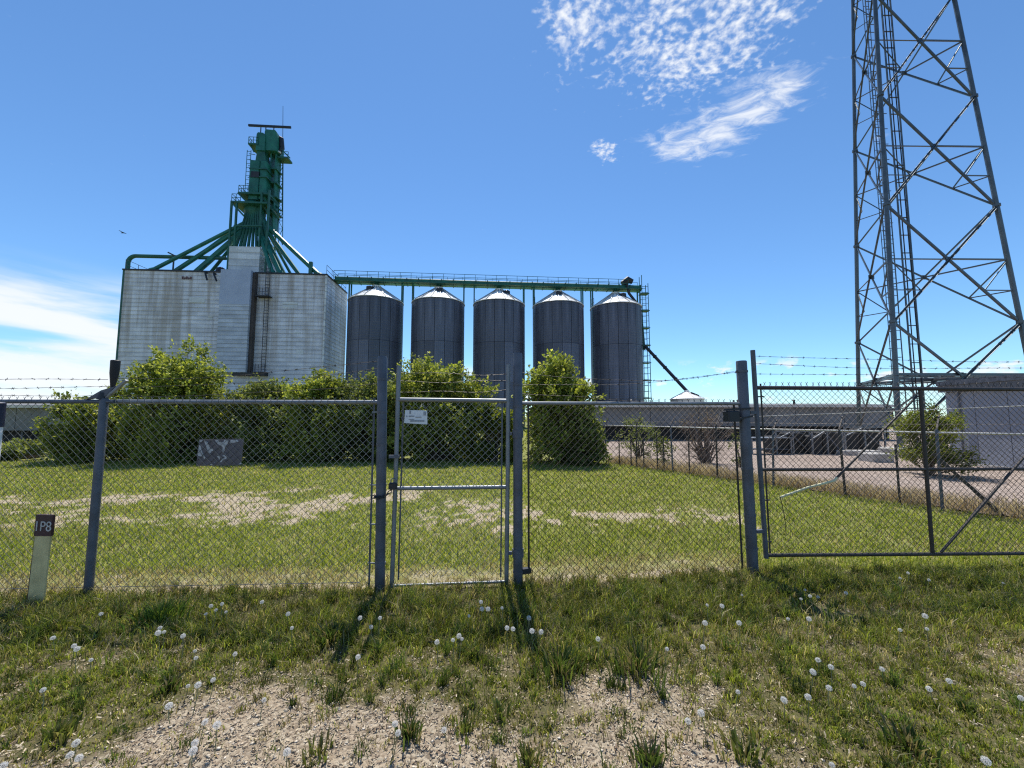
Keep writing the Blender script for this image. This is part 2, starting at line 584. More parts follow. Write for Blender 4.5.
gx = axis([(-3000, -200, 400), (-200, -40, 20), (-40, -14, 2), (-14, -5, 0.25), (-5, 5, 0.06), (5, 14, 0.2), (14, 40, 2), (40, 200, 20), (200, 3000, 400)])
gy = axis([(-400, -20, 95), (-20, 0, 2), (0, 1.4, 0.2), (1.4, 5.2, 0.05), (5.2, 16, 0.14), (16, 40, 1.5), (40, 200, 20), (200, 3000, 400)])
GX, GY = np.meshgrid(gx, gy)
near = sst(np.abs(GX), 14, 9) * sst(GY, 16, 14) * sst(GY, 0.5, 1.3)
gz = (fbm(GX * 2.2, GY * 2.2) - 0.5) * 0.05 * near + (fbm(GX * 9, GY * 9, 3) - 0.5) * 0.018 * near
gz = gz - 0.012
gv = np.stack([GX.ravel(), GY.ravel(), gz.ravel()], 1)
ny, nx = GX.shape
idx = np.arange(ny * nx).reshape(ny, nx)
a, b, c, d = idx[:-1, :-1].ravel(), idx[:-1, 1:].ravel(), idx[1:, 1:].ravel(), idx[1:, :-1].ravel()
gt = np.concatenate([np.stack([a, b, c], 1), np.stack([a, c, d], 1)])
gc = np.zeros((len(gv), 3))
gc[:, 0] = np.where(near.ravel() > 0.02, cover(GX.ravel(), GY.ravel()), 0.6)
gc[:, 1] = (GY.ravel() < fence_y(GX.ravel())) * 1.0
gme = np_mesh('ground', gv, gt, gc)
gme.polygons.foreach_set('use_smooth', [True] * len(gme.polygons))


def zground(x, y):
    n = sst(np.abs(x), 14, 9) * sst(y, 16, 14) * sst(y, 0.5, 1.3)
    return (fbm(x * 2.2, y * 2.2) - 0.5) * 0.05 * n + (fbm(x * 9, y * 9, 3) - 0.5) * 0.018 * n - 0.012


mg = bpy.data.materials.new('soil and thatch')
mg.use_nodes = True
t = NT(mg.node_tree)
pb = mg.node_tree.nodes['Principled BSDF']
pb.inputs['Roughness'].default_value = 0.95
pb.inputs['Specular IOR Level'].default_value = 0.15
tcn = t.n('ShaderNodeTexCoord')
at_ = t.n('ShaderNodeAttribute', attribute_name='Col')
cv, fr, _ = t.sep(at_.outputs['Vector'])
O = tcn.outputs['Object']
n_f = t.noise(O, 45.0, 4.0, 0.7)
n_m = t.noise(O, 6.0, 4.0, 0.6)
vor = t.n('ShaderNodeTexVoronoi', feature='F1')
vor.inputs['Scale'].default_value = 62.0
t.link(O, vor.inputs['Vector'])
peb = t.mix(t.step(t.sep(vor.outputs['Color'])[0], 0.1, 0.9), (0.18, 0.142, 0.10, 1), (0.40, 0.335, 0.245, 1))
soil = t.mix(t.step(n_m, 0.35, 0.65, 0.0, 0.55), peb, (0.34, 0.265, 0.185, 1))
soil = t.mix(t.step(n_f, 0.55, 0.75, 0.0, 0.5), soil, (0.15, 0.11, 0.085, 1))
pale = t.mix(t.step(n_f, 0.35, 0.65), (0.25, 0.195, 0.125, 1), (0.48, 0.41, 0.30, 1))
soil = t.mix(fr, pale, soil)
turf = t.mix(t.step(n_m, 0.3, 0.7), (0.13, 0.15, 0.034, 1), (0.25, 0.265, 0.07, 1))
turf = t.mix(t.step(n_f, 0.45, 0.7, 0.0, 0.6), turf, (0.24, 0.20, 0.11, 1))
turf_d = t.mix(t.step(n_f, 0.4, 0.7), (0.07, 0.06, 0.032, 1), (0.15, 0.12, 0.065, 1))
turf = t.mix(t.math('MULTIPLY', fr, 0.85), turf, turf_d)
t.link(t.mix(t.step(cv, 0.15, 0.6), soil, turf), pb.inputs['Base Color'])
bn = t.n('ShaderNodeBump')
bn.inputs['Strength'].default_value = 0.8
bn.inputs['Distance'].default_value = 0.012
t.link(t.math('ADD', n_f, t.math('MULTIPLY', vor.outputs['Distance'], -0.6)), bn.inputs['Height'])
t.link(bn.outputs[0], pb.inputs['Normal'])
tag(link('ground', gme, mg), kind='structure')

# gravel yard beyond the back fence
mgr = bpy.data.materials.new('yard gravel')
mgr.use_nodes = True
t = NT(mgr.node_tree)
pb = mgr.node_tree.nodes['Principled BSDF']
pb.inputs['Roughness'].default_value = 0.95
pb.inputs['Specular IOR Level'].default_value = 0.15
O = t.n('ShaderNodeTexCoord').outputs['Object']
vor = t.n('ShaderNodeTexVoronoi', feature='F1')
vor.inputs['Scale'].default_value = 22.0
t.link(O, vor.inputs['Vector'])
c = t.mix(t.step(t.sep(vor.outputs['Color'])[0], 0.1, 0.9), (0.26, 0.20, 0.165, 1), (0.44, 0.365, 0.31, 1))
c = t.mix(t.step(t.noise(O, 0.6, 5.0, 0.65), 0.4, 0.65, 0.0, 0.6), c, (0.26, 0.20, 0.16, 1))
t.link(c, pb.inputs['Base Color'])
bn = t.n('ShaderNodeBump')
bn.inputs['Strength'].default_value = 0.8
bn.inputs['Distance'].default_value = 0.03
t.link(vor.outputs['Distance'], bn.inputs['Height'])
t.link(bn.outputs[0], pb.inputs['Normal'])
yard = MB()
ypts = []
d_bf = (BF1 - BF0).normalized()
nrm = Vector((-d_bf.y, d_bf.x, 0))
for i in range(25):
    p = BF0.lerp(BF1 + d_bf * 4, i / 24) + nrm * (0.35 + 0.25 * math.sin(i * 1.7))
    ypts.append((p.x, p.y, 0.018))
ypts += [(60, 1.0, 0.018), (60, 56, 0.018), (3.0, 56, 0.018), (3.2, 20, 0.018)]
yard.poly(ypts, [tuple(range(len(ypts)))])
yo = yard.build('gravel_yard', mgr)
tag(yo, kind='structure')

# ------------------------------------------------------------------ stuff: grass blades
def blades(name, n_try, sampler, hfun, wfun, cfun, parent=None, per=1, floor=0.0):
    x, y = sampler(n_try // per)
    cv = cover(x, y)
    keep = RNG.random(len(x)) < np.maximum(cv, floor)
    x, y, cv = x[keep], y[keep], cv[keep]
    tone = np.ones(len(x))
    hk = np.ones(len(x))
    if per > 1:
        cnt = RNG.integers(per // 3, per * 2, len(x))
        sp = 0.010 + 0.028 * RNG.random(len(x)) ** 2
        tone = np.repeat(0.40 + 1.0 * RNG.random(len(x)), cnt)
        hk = np.repeat(0.45 + 1.0 * RNG.random(len(x)) ** 1.5, cnt)
        sp = np.repeat(sp, cnt)
        x, y, cv = np.repeat(x, cnt), np.repeat(y, cnt), np.repeat(cv, cnt)
        x, y = x + RNG.normal(size=len(x)) * sp, y + RNG.normal(size=len(x)) * sp
    n = len(x)
    z = zground(x, y)
    h, w = hfun(x, y, n) * hk, wfun(x, y, n)
    ang = RNG.random(n) * 2 * np.pi
    lean = (0.2 + 0.85 * RNG.random(n)) * h
    la = RNG.random(n) * 2 * np.pi
    fx, fy = np.cos(ang) * w / 2, np.sin(ang) * w / 2
    lx, ly = np.cos(la) * lean, np.sin(la) * lean
    P = np.zeros((n, 5, 3))
    P[:, 0] = np.stack([x - fx, y - fy, z - 0.005], 1)
    P[:, 1] = np.stack([x + fx, y + fy, z - 0.005], 1)
    P[:, 2] = np.stack([x - fx * 0.8 + lx * 0.3, y - fy * 0.8 + ly * 0.3, z + h * 0.58], 1)
    P[:, 3] = np.stack([x + fx * 0.8 + lx * 0.3, y + fy * 0.8 + ly * 0.3, z + h * 0.58], 1)
    P[:, 4] = np.stack([x + lx, y + ly, z + h * (1 - 0.25 * RNG.random(n))], 1)
    tri = np.array([[0, 1, 3], [0, 3, 2], [2, 3, 4]])
    T = (np.arange(n)[:, None, None] * 5 + tri[None]).reshape(-1, 3)
    C = np.repeat(cfun(x, y, cv, n) * tone[:, None], 5, axis=0)
    o = link(name, np_mesh(name, P.reshape(-1, 3), T, C), M_GRASS, parent)
    return o


def pal(cols, probs, n):
    c = np.array(cols)[RNG.choice(len(cols), n, p=np.array(probs) / sum(probs))]
    return c * (0.75 + 0.5 * RNG.random((n, 1)))


GREENS = [(0.27, 0.31, 0.045), (0.18, 0.235, 0.035), (0.34, 0.36, 0.075), (0.52, 0.45, 0.25), (0.38, 0.32, 0.15)]


def grass_col(dry, gain=1.0):
    def f(x, y, cv, n):
        q = fbm(x * 1.7 + 90, y * 1.7)
        a = pal(GREENS, (5, 3, 3, dry, dry * 0.7), n)
        fy = fence_y(x)
        strip = sst(np.abs(y - fy - 0.30), 0.42, 0.15) * sst(x, 2.9, 2.4)
        p = np.clip((1 - cv) * 0.75 + strip * 0.7 + (q - 0.5) * 0.5, 0, 0.92)
        isdry = RNG.random(n) < p
        b = pal([(0.50, 0.42, 0.26), (0.38, 0.30, 0.17), (0.28, 0.24, 0.09)], (3, 3, 2), n)
        return np.where(isdry[:, None], b, a) * gain
    return f


def s_front(n):
    y = 1.0 + (RNG.random(n) ** 0.80) * 3.6
    x = (RNG.random(n) * 2 - 1) * (1.42 * y + 2.0)
    k = y < fence_y(x) + 0.1
    return x[k], y[k]


def s_field(n):
    y = np.exp(np.log(3.9) + RNG.random(n) * (np.log(15.6) - np.log(3.9)))
    x = (RNG.random(n) * 2 - 1) * (1.40 * y + 2.0)
    k = (y > fence_y(x)) & (side_bf(x, y) < 0.1) & (np.abs(x) < 22)
    return x[k], y[k]


tall = lambda x, y: 0.55 + 0.75 * sst(y, 2.5, 3.4)
g1 = blades('foreground_grass', 420000, s_front,
            lambda x, y, n: (0.030 + 0.065 * RNG.random(n) ** 1.4) * tall(x, y) * (0.6 + 0.8 * fbm(x * 2.4, y * 2.4 + 50)),
            lambda x, y, n: 0.0028 + 0.0040 * RNG.random(n), grass_col(1.8, 0.86), per=14)
tag(g1, 'patchy green and straw coloured grass in front of the chain link fence', 'grass', kind='stuff')
g2 = blades('field_grass', 235000, s_field,
            lambda x, y, n: (0.035 + 0.05 * RNG.random(n)) * (0.7 + 0.6 * fbm(x, y)),
            lambda x, y, n: 0.0016 * y + 0.002, grass_col(0.8))
g3 = blades('foreground_weeds', 60000, s_front,
            lambda x, y, n: (0.05 + 0.07 * RNG.random(n)) * (0.6 + 0.5 * sst(y, 2.3, 3.2)),
            lambda x, y, n: 0.003 + 0.006 * RNG.random(n) ** 2,
            lambda x, y, cv, n: pal([(0.10, 0.15, 0.03), (0.07, 0.11, 0.026), (0.16, 0.20, 0.045), (0.30, 0.24, 0.13)], (4, 4, 3, 1.5), n), per=36, floor=0.22)
tag(g3, 'scruffy darker weeds and tufts scattered through the foreground verge', 'weeds', kind='stuff')
tag(g2, 'short bright green grass of the lawn behind the chain link fence', 'grass', kind='stuff')

# loose stones on the bare ground
def stones(name, n_try, sampler, size, cols, keepf):
    x, y = sampler(n_try)
    k = RNG.random(len(x)) < keepf(x, y)
    x, y = x[k], y[k]
    n = len(x)
    s = size(n, y)
    base = np.array([[1, 0, 0], [-1, 0, 0], [0, 1, 0], [0, -1, 0], [0, 0, 0.75], [0, 0, -0.4]])
    tri = np.array([[0, 2, 4], [2, 1, 4], [1, 3, 4], [3, 0, 4], [2, 0, 5], [1, 2, 5], [3, 1, 5], [0, 3, 5]])
    P = base[None] * (0.6 + 0.8 * RNG.random((n, 6, 1))) * s[:, None, None]
    P[:, :, 2] *= 0.6
    a = RNG.random(n) * 6.28
    ca, sa = np.cos(a)[:, None], np.sin(a)[:, None]
    X = P[:, :, 0] * ca * 1.2 - P[:, :, 1] * sa + x[:, None]
    Y = P[:, :, 0] * sa * 1.2 + P[:, :, 1] * ca + y[:, None]
    Z = P[:, :, 2] + zground(x, y)[:, None] + s[:, None] * 0.15
    T = (np.arange(n)[:, None, None] * 6 + tri[None]).reshape(-1, 3)
    C = np.repeat(pal(cols, [1] * len(cols), n), 6, axis=0)
    return link(name, np_mesh(name, np.stack([X, Y, Z], 2).reshape(-1, 3), T, C), M_STONE)


M_STONE = bpy.data.materials.new('loose stone')
M_STONE.use_nodes = True
t = NT(M_STONE.node_tree)
pb = M_STONE.node_tree.nodes['Principled BSDF']
pb.inputs['Roughness'].default_value = 0.9
pb.inputs['Specular IOR Level'].default_value = 0.2
t.link(t.n('ShaderNodeAttribute', attribute_name='Col').outputs['Color'], pb.inputs['Base Color'])
STC = [(0.48, 0.41, 0.31), (0.36, 0.29, 0.21), (0.58, 0.51, 0.41), (0.25, 0.195, 0.14), (0.43, 0.345, 0.25)]
st1 = stones('loose_gravel', 130000, s_front, lambda n, y: 0.003 + 0.009 * RNG.random(n) ** 3,
             STC, lambda x, y: np.clip(1.05 - cover(x, y) * 1.6, 0.02, 1))
tag(st1, 'loose tan gravel and chips on the bare foreground ground', 'gravel', kind='stuff')

st2 = stones('lawn_clods', 60000, s_field, lambda n, y: (0.004 + 0.012 * RNG.random(n) ** 2) * (0.5 + 0.08 * y),
             [(0.50, 0.42, 0.30), (0.32, 0.25, 0.16), (0.17, 0.13, 0.08), (0.60, 0.53, 0.40)], lambda x, y: np.clip(0.95 - cover(x, y) * 1.35, 0.0, 1))
tag(st2, 'dry clods and crumbs of soil on the bare patches of the lawn', 'soil', kind='stuff')


def litter(name, n_try, keepf, cols):
    x, y = s_front(n_try)
    k = RNG.random(len(x)) < keepf(x, y)
    x, y = x[k], y[k]
    n = len(x)
    a_ = RNG.random(n) * 6.28
    L = 0.003 + 0.011 * RNG.random(n) ** 2
    w = 0.0012 + 0.0022 * RNG.random(n)
    ca, sa = np.cos(a_), np.sin(a_)
    z = zground(x, y) + 0.004 + 0.010 * RNG.random(n)
    tl = RNG.normal(size=n) * 0.35
    P = np.zeros((n, 4, 3))
    for i, (q, r_) in enumerate(((-1, -1), (1, -1), (1, 1), (-1, 1))):
        P[:, i] = np.stack([x + q * L * ca - r_ * w * sa, y + q * L * sa + r_ * w * ca, z + q * L * tl + r_ * w * 0.5], 1)
    T = (np.arange(n)[:, None, None] * 4 + np.array([[0, 1, 2], [0, 2, 3]])[None]).reshape(-1, 3)
    C = np.repeat(pal(cols, [1] * len(cols), n), 4, axis=0)
    return link(name, np_mesh(name, P.reshape(-1, 3), T, C), M_STONE)


li = litter('dry_litter', 110000, lambda x, y: np.clip(1.15 - cover(x, y) * 0.9, 0.25, 1) * (0.35 + 0.65 * (y < 3.2)),
            [(0.47, 0.39, 0.27), (0.38, 0.30, 0.20), (0.25, 0.18, 0.12), (0.12, 0.09, 0.065), (0.48, 0.41, 0.30)])
tag(li, 'dead straw and leaf litter strewn over the foreground soil', 'litter', kind='stuff')


# ------------------------------------------------------------------ grain elevator (local: x along the front, y into depth, z up)
EL_A = at(123.6, 270, 58.0)
EL_B = at(326.7, 275.5, 60.2)
EL_RZ = math.atan2(EL_B.y - EL_A.y, EL_B.x - EL_A.x)
EL_W = math.hypot(EL_B.x - EL_A.x, EL_B.y - EL_A.y)
EL_H = (EL_A.z + EL_B.z) / 2
EL_D = 9.2
el = thing('grain_elevator', 'huge white clad grain elevator block topped by a green head tower', 'grain elevator', (EL_A.x, EL_A.y, 0), EL_RZ)
ce, se = math.cos(EL_RZ), math.sin(EL_RZ)


def E(px, py, v=0.0):
    """point of the elevator's frame where the sight line of a measured pixel meets depth v"""
    d = ray(px, py)
    o = Vector((-EL_A.x, -EL_A.y))
    vy = lambda X, Y: -se * X + ce * Y
    k = (v - vy(o.x, o.y)) / vy(d.x, d.y)
    X, Y = o.x + d.x * k, o.y + d.y * k
    return Vector((ce * X + se * Y, v, EYE + d.z * k))


MB().box(0, EL_W, 0, EL_D, -0.3, EL_H).build('wall', M_CLAD, el)
m = MB()
m.box(-0.12, EL_W + 0.12, -0.12, EL_D + 0.12, EL_H + 0.004, EL_H + 0.22)
m.build('roof_edge', M_DARK, el)
MB().box(EL_W - 0.18, EL_W + 0.06, -0.06, 0.18, 0, EL_H - 0.01).build('corner_trim', M_PENT, el)
MB().box(EL_W - 0.12, EL_W + 0.08, EL_D - 0.25, EL_D + 0.08, 0, EL_H - 0.01).build('corner_trim', M_ROOFM, el)
MB().box(-0.06, 0.16, -0.06, 0.18, 0, EL_H - 0.01).build('corner_trim', M_GREEND, el)
b0, b1 = E(215, 372, -1.2), E(251, 270, -1.2)
BX0, BX1, BZ0, BZ1 = b0.x, b1.x, b0.z, b1.z
bmid = BZ0 + (BZ1 - BZ0) * 0.655
MB().box(BX0, BX1, -1.2, -0.02, BZ0, bmid).build('projecting_bay', M_BAY, el)
MB().box(BX0 - 0.03, BX1 + 0.03, -1.24, -0.02, bmid + 0.003, BZ1).build('projecting_bay', mat('bay upper cladding', (0.37, 0.42, 0.54), 0.5, 0.1, 0.1, 0.5), el)
MB().box(BX1 - 2.0, BX1 + 2.6, -1.0, -0.02, BZ0 - 0.45, BZ0 - 0.02).build('bay_underside_shade', M_DARK, el)  # dark box put in for the shade under the bay
MB().box(BX1 + 0.02, BX1 + 0.42, -0.75, -0.01, BZ0, EL_H - 0.1).build('recess_shade', mat('dark recess tone', (0.07, 0.055, 0.05), 0.7, 0.1, 0.3, 1.0), el)  # projecting strip whose dark brown colour stands in for shade in the recess
# caged ladder up the recess, with landings
lx = E(266.5, 300, -0.4).x
m = MB()
for s in (-0.3, 0.3):
    m.bar((lx + s, -0.35, BZ0 - 0.5), (lx + s, -0.35, EL_H + 1.0), 0.06)
z = BZ0
while z < EL_H + 1:
    m.bar((lx - 0.35, -0.35, z), (lx + 0.35, -0.35, z), 0.05)
    z += 0.5
m.build('caged_ladder', M_DARK, el)
for py in (296, 372):
    zc = E(262, py, -0.6).z
    m = MB()
    m.box(BX1 + 0.78, lx + 0.6, -1.1, -0.02, zc - 0.15, zc)
    for k in range(5):
        xx = BX1 + 0.8 + (lx + 0.55 - BX1 - 0.8) * k / 4
        m.bar((xx, -1.05, zc), (xx, -1.05, zc + 1.1), 0.05)
    for hh in (0.55, 1.1):
        m.bar((BX1 + 0.8, -1.05, zc + hh), (lx + 0.55, -1.05, zc + hh), 0.05)
    m.build('ladder_landing', M_DARK, el)
# small vents and faded sign on the wall
sg = E(187, 278, -0.06)
sign = MB().box(sg.x - 0.8, sg.x + 0.8, -0.06, -0.01, sg.z - 0.28, sg.z + 0.28).build('faded_sign', mat('sign backing', (0.42, 0.40, 0.41), 0.7, 0, 0.2, 4.0), el)
m = MB()
for k in range(5):
    x0 = sg.x - 0.7 + k * 0.29
    m.box(x0, x0 + 0.22, -0.085, -0.062, sg.z - 0.2, sg.z + (0.22 if k % 2 == 0 else 0.08))
m.build('faded_lettering', mat('faded maroon letters', (0.09, 0.03, 0.035), 0.7, 0, 0.3, 5.0), sign)
for (pa, pb_) in (((205, 272), (207, 280)), ((213.5, 273), (216.5, 281))):
    p0, p1 = E(*pa, -0.5), E(*pb_, -0.9)
    MB().tube([Vector((p0.x, 0.2, p0.z)), p0, p1], 0.13, 6).build('drain_spout', M_DARK, el)
for px, py, w_, h_ in ((197, 300, 1.1, 0.45), (290, 305, 1.1, 0.45), (210, 318, 0.35, 0.25), (222, 355, 0.2, 0.35), (297, 333, 0.5, 0.12), (300, 352, 0.5, 0.3)):
    p = E(px, py, -0.03)
    MB().box(p.x - w_, p.x + w_, -0.03, -0.01, p.z - h_, p.z + h_).build('patch_plate', M_PENT if w_ > 0.3 else M_DARK, el)


def railing(name, path, h, step_, parent, m_, r=0.045, rails=(0.5, 1.0)):
    mb = MB()
    path = [Vector(p) for p in path]
    for i in range(len(path) - 1):
        a_, b_ = path[i], path[i + 1]
        L = (b_ - a_).length
        n = max(1, round(L / step_))
        for k in range(n + (1 if i == len(path) - 2 else 0)):
            p = a_.lerp(b_, k / n)
            mb.bar(p, p + Vector((0, 0, h)), r)
        for f in rails:
            mb.bar(a_ + Vector((0, 0, h * f)), b_ + Vector((0, 0, h * f)), r)
    return mb.build(name, m_, parent)


railing('roof_railing', [(0.1, 0.15, EL_H + 0.2), (0.1, EL_D - 0.2, EL_H + 0.2), (EL_W - 0.1, EL_D - 0.2, EL_H + 0.2), (EL_W - 0.1, 0.2, EL_H + 0.2)], 1.5, 2.0, el, M_GALVD, 0.05)
# penthouse
p0, p1 = E(228, 270, 2.0), E(260, 247, 2.0)
PZ = p1.z
MB().box(p0.x, p1.x, 2.0, 6.5, EL_H + 0.2, PZ).build('penthouse', M_PENT, el)
p2 = E(272, 258, 3.2)
MB().box(p1.x + 0.02, p2.x, 3.2, 6.5, EL_H + 0.2, p2.z).build('penthouse', M_PENT, el)
PCX = (p0.x + p2.x) / 2
# big ducting along the roof
q0, q1, q2 = E(127.5, 270, 3.0), E(127.5, 257, 3.0), E(226, 256.5, 3.0)
path = [Vector((q0.x, 3, EL_H + 0.1)), Vector((q0.x, 3, q1.z - 0.9))]
for k in range(1, 7):
    a_ = math.pi / 2 * k / 6
    path.append(Vector((q0.x + 1.1 * (1 - math.cos(a_)), 3, q1.z - 0.9 + 1.1 * math.sin(a_))))
path.append(Vector((q2.x, 3, q1.z + 0.25)))
MB().tube(path, 0.30, 10).build('roof_duct', M_GREEND, el, True)
dp = E(174, 256, 2.6)
m = MB()
m.bar((dp.x, 2.6, EL_H + 0.2), (dp.x, 2.6, dp.z), 0.16)
m.bar((dp.x - 0.9, 2.6, dp.z + 0.55), (dp.x + 0.4, 2.6, dp.z - 0.1), 0.2)
m.build('duct_support', M_DARK, el)
MB().lathe([(0.55, EL_H + 0.2), (0.75, EL_H + 0.7), (0.55, EL_H + 1.3), (0.2, EL_H + 1.5)], 12, E(221, 268, 1.8).x, 1.8).build('roof_blower', M_DARK, el)

# green head tower
V0 = 4.4


def G(px, py, v=V0):
    return E(px, py, v)


def gbox(name, pxa, pya, pxb, pyb, v0, v1, m_, parent=el, bev=0.12):
    a_, b_ = E(pxa, pya, v0), E(pxb, pyb, v0)
    return MB().bevbox(min(a_.x, b_.x), max(a_.x, b_.x), v0, v1, min(a_.z, b_.z), max(a_.z, b_.z), bev).build(name, m_, parent)


gbox('leg_casing', 247.6, 199, 259.4, 160, 2.9, 4.9, M_GREEN)
gbox('leg_casing', 257.9, 199, 266.6, 160.5, 3.0, 5.0, M_GREEN)
gbox('leg_casing', 267, 232, 271.4, 149, 4.2, 5.8, M_GREEN)
gbox('leg_casing', 271.9, 232, 276.5, 149, 4.2, 5.8, M_GREEN)
for py in (168, 182, 196, 212):
    a_, b_ = E(266.6, py, 4.1), E(277, py, 4.1)
    MB().box(a_.x, b_.x, 4.08, 5.9, a_.z - 0.12, a_.z + 0.12).build('casing_flange', M_GREEND, el)
for py in (168, 176):
    a_, b_ = E(249, py, 2.84), E(267, py, 2.84)
    MB().box(a_.x, b_.x, 2.84, 5.05, a_.z - 0.1, a_.z + 0.1).build('casing_flange', M_GREEND, el)
hd = E(250.5, 174, 2.8)
MB().box(hd.x, hd.x + 1.3, 2.82, 2.9, hd.z - 0.5, hd.z + 0.5).build('casing_hatch', M_DARK, el)
# heads with rounded hoods
for pxa, pxb, pyt, v0_, v1_, nm in ((255.5, 265.5, 132.5, 3.3, 5.2, 0), (263.5, 277.3, 129.8, 3.5, 6.0, 1)):
    a_, b_ = E(pxa, 150, v0_), E(pxb, pyt, v0_)
    x0_, x1_, zt = a_.x, b_.x, b_.z
    mb = MB()
    prof = [(x0_, a_.z), (x0_, zt - 1.0), (x0_ + 0.05, zt - 0.3), (x0_ + 0.22, zt), (x1_ - 0.35, zt - 0.05), (x1_ - 0.08, zt - 0.4), (x1_, zt - 1.0), (x1_, a_.z)]
    n_ = len(prof)
    mb.poly([(x, v0_, z) for x, z in prof] + [(x, v1_, z) for x, z in prof],
            [tuple(range(n_)), tuple(range(2 * n_ - 1, n_ - 1, -1))] + [((i + 1) % n_, i, n_ + i, n_ + (i + 1) % n_) for i in range(n_)])
    mb.build('leg_head', M_GREEN, el)
a_, b_ = E(254, 161, 3.5), E(264, 146, 3.5)
MB().poly([(a_.x + 0.2, 3.5, a_.z), (E(266, 160, 3.5).x, 3.5, a_.z), (b_.x, 3.5, b_.z), (E(258, 146, 3.5).x, 3.5, E(258, 146, 3.5).z),
           (a_.x + 0.2, 5, a_.z), (E(266, 160, 3.5).x, 5, a_.z), (b_.x, 5, b_.z), (E(258, 146, 3.5).x, 5, E(258, 146, 3.5).z)],
          [(0, 1, 2, 3), (7, 6, 5, 4), (1, 0, 4, 5), (2, 1, 5, 6), (3, 2, 6, 7), (0, 3, 7, 4)]).build('throat', M_GREEND, el)
mt = G(279, 145, 4.6)
MB().tube([(mt.x - 0.2, 4.6, mt.z + 1.4), (mt.x + 0.3, 4.6, mt.z + 1.1), (mt.x + 0.5, 4.6, mt.z - 0.6), (mt.x + 0.1, 4.6, mt.z - 1.6)], [0.30, 0.42, 0.42, 0.28], 10).build('head_motor', M_DARK, el, True)
MB().tube([(mt.x - 0.5, 4.2, mt.z - 0.2), (mt.x - 0.1, 4.2, mt.z - 1.3), (mt.x + 0.5, 4.2, mt.z - 1.6)], 0.16, 8).build('breather_pipe', M_WHITEP, el, True)
# head platforms
for (pxa, pxb, py, hgt, v0_, v1_) in ((248, 258, 142.5, 6, 3.2, 5.6), (276, 288, 156, 5, 4.4, 6.0), (238, 269, 191.5, 6.5, 2.4, 5.6), (231, 267, 200.5, 7, 2.0, 5.6)):
    a_, b_ = E(pxa, py, v0_), E(pxb, py, v0_)
    MB().box(a_.x, b_.x, v0_, v1_, a_.z - 0.28, a_.z).build('platform', M_GREEND, el)
    hh = E(pxa, py - hgt, v0_).z - a_.z
    xe = b_.x if pxa != 238 else a_.x + 2.2
    if pxa == 231:
        xe = a_.x + 1.4
    if pxa == 275:
        railing('platform_railing', [(b_.x - 1.2, v0_ + 0.05, a_.z), (b_.x - 0.05, v0_ + 0.05, a_.z), (b_.x - 0.05, v1_ - 0.05, a_.z)], hh, 0.8, el, M_GREEND, 0.06)
    else:
        railing('platform_railing', [(xe, v0_ + 0.05, a_.z), (a_.x + 0.05, v0_ + 0.05, a_.z), (a_.x + 0.05, v1_ - 0.05, a_.z)], hh, 0.8, el, M_GREEND, 0.06)
a_ = E(249, 143, 3.2)
MB().bar((a_.x, 3.6, a_.z), (E(254, 152, 3.6).x, 3.6, E(254, 152, 3.6).z), 0.18).build('platform_brace', M_GREEND, el)
a_, b_ = G(290, 158), G(279, 147)
MB().bar(a_, b_, 0.16).build('platform_brace', M_GREEND, el)
# top crane beam, mast
a_, b_ = E(248.5, 125.3, 5.0), E(291, 127.4, 5.0)
MB().bar(a_, b_, 0.22, 0.34).build('top_beam', M_DARK, el)
for px in (261, 266, 274):
    c_ = E(px, 126.3, 5.0)
    MB().bar((c_.x, 5, c_.z - 0.2), (c_.x, 5, c_.z - 1.2), 0.12).build('beam_post', M_DARK, el)
a_, b_ = E(282.3, 212, 6.6), E(283, 106, 6.6)
MB().tube([a_, b_], [0.10, 0.035], 6).build('mast', M_DARK, el)
# ladders beside the casings
m = MB()
l0, l1 = E(246.8, 192, 3.6), E(246.8, 150, 3.6)
for s in (-0.3, 0.3):
    m.bar((l0.x + s, 3.6, l0.z), (l0.x + s, 3.6, l1.z), 0.07)
z = l0.z
while z < l1.z:
    m.bar((l0.x - 0.3, 3.6, z), (l0.x + 0.3, 3.6, z), 0.05)
    z += 0.7
for k in range(7):
    zz_ = l0.z + (l1.z - l0.z) * (k + 0.4) / 7
    m.bar((l0.x, 3.6, zz_), (l0.x + 0.9, 3.8, zz_), 0.07)
m.build('caged_ladder', M_GREEND, el)
m = MB()
l0, l1 = E(278.6, 245, 5.4), E(279.4, 158, 5.4)
r0, r1 = E(282.6, 245, 5.4), E(283.2, 158, 5.4)
n_ = 11
for k in range(n_):
    A0, A1, B0, B1 = l0.lerp(l1, k / n_), l0.lerp(l1, (k + 1) / n_), r0.lerp(r1, k / n_), r0.lerp(r1, (k + 1) / n_)
    m.bar(A0, A1, 0.09)
    m.bar(B0, B1, 0.09)
    m.bar(A1, B1, 0.07)
    m.bar(*((A0, B1) if k % 2 else (B0, A1)), 0.07)
m.build('ladder_tower', M_GREEND, el)
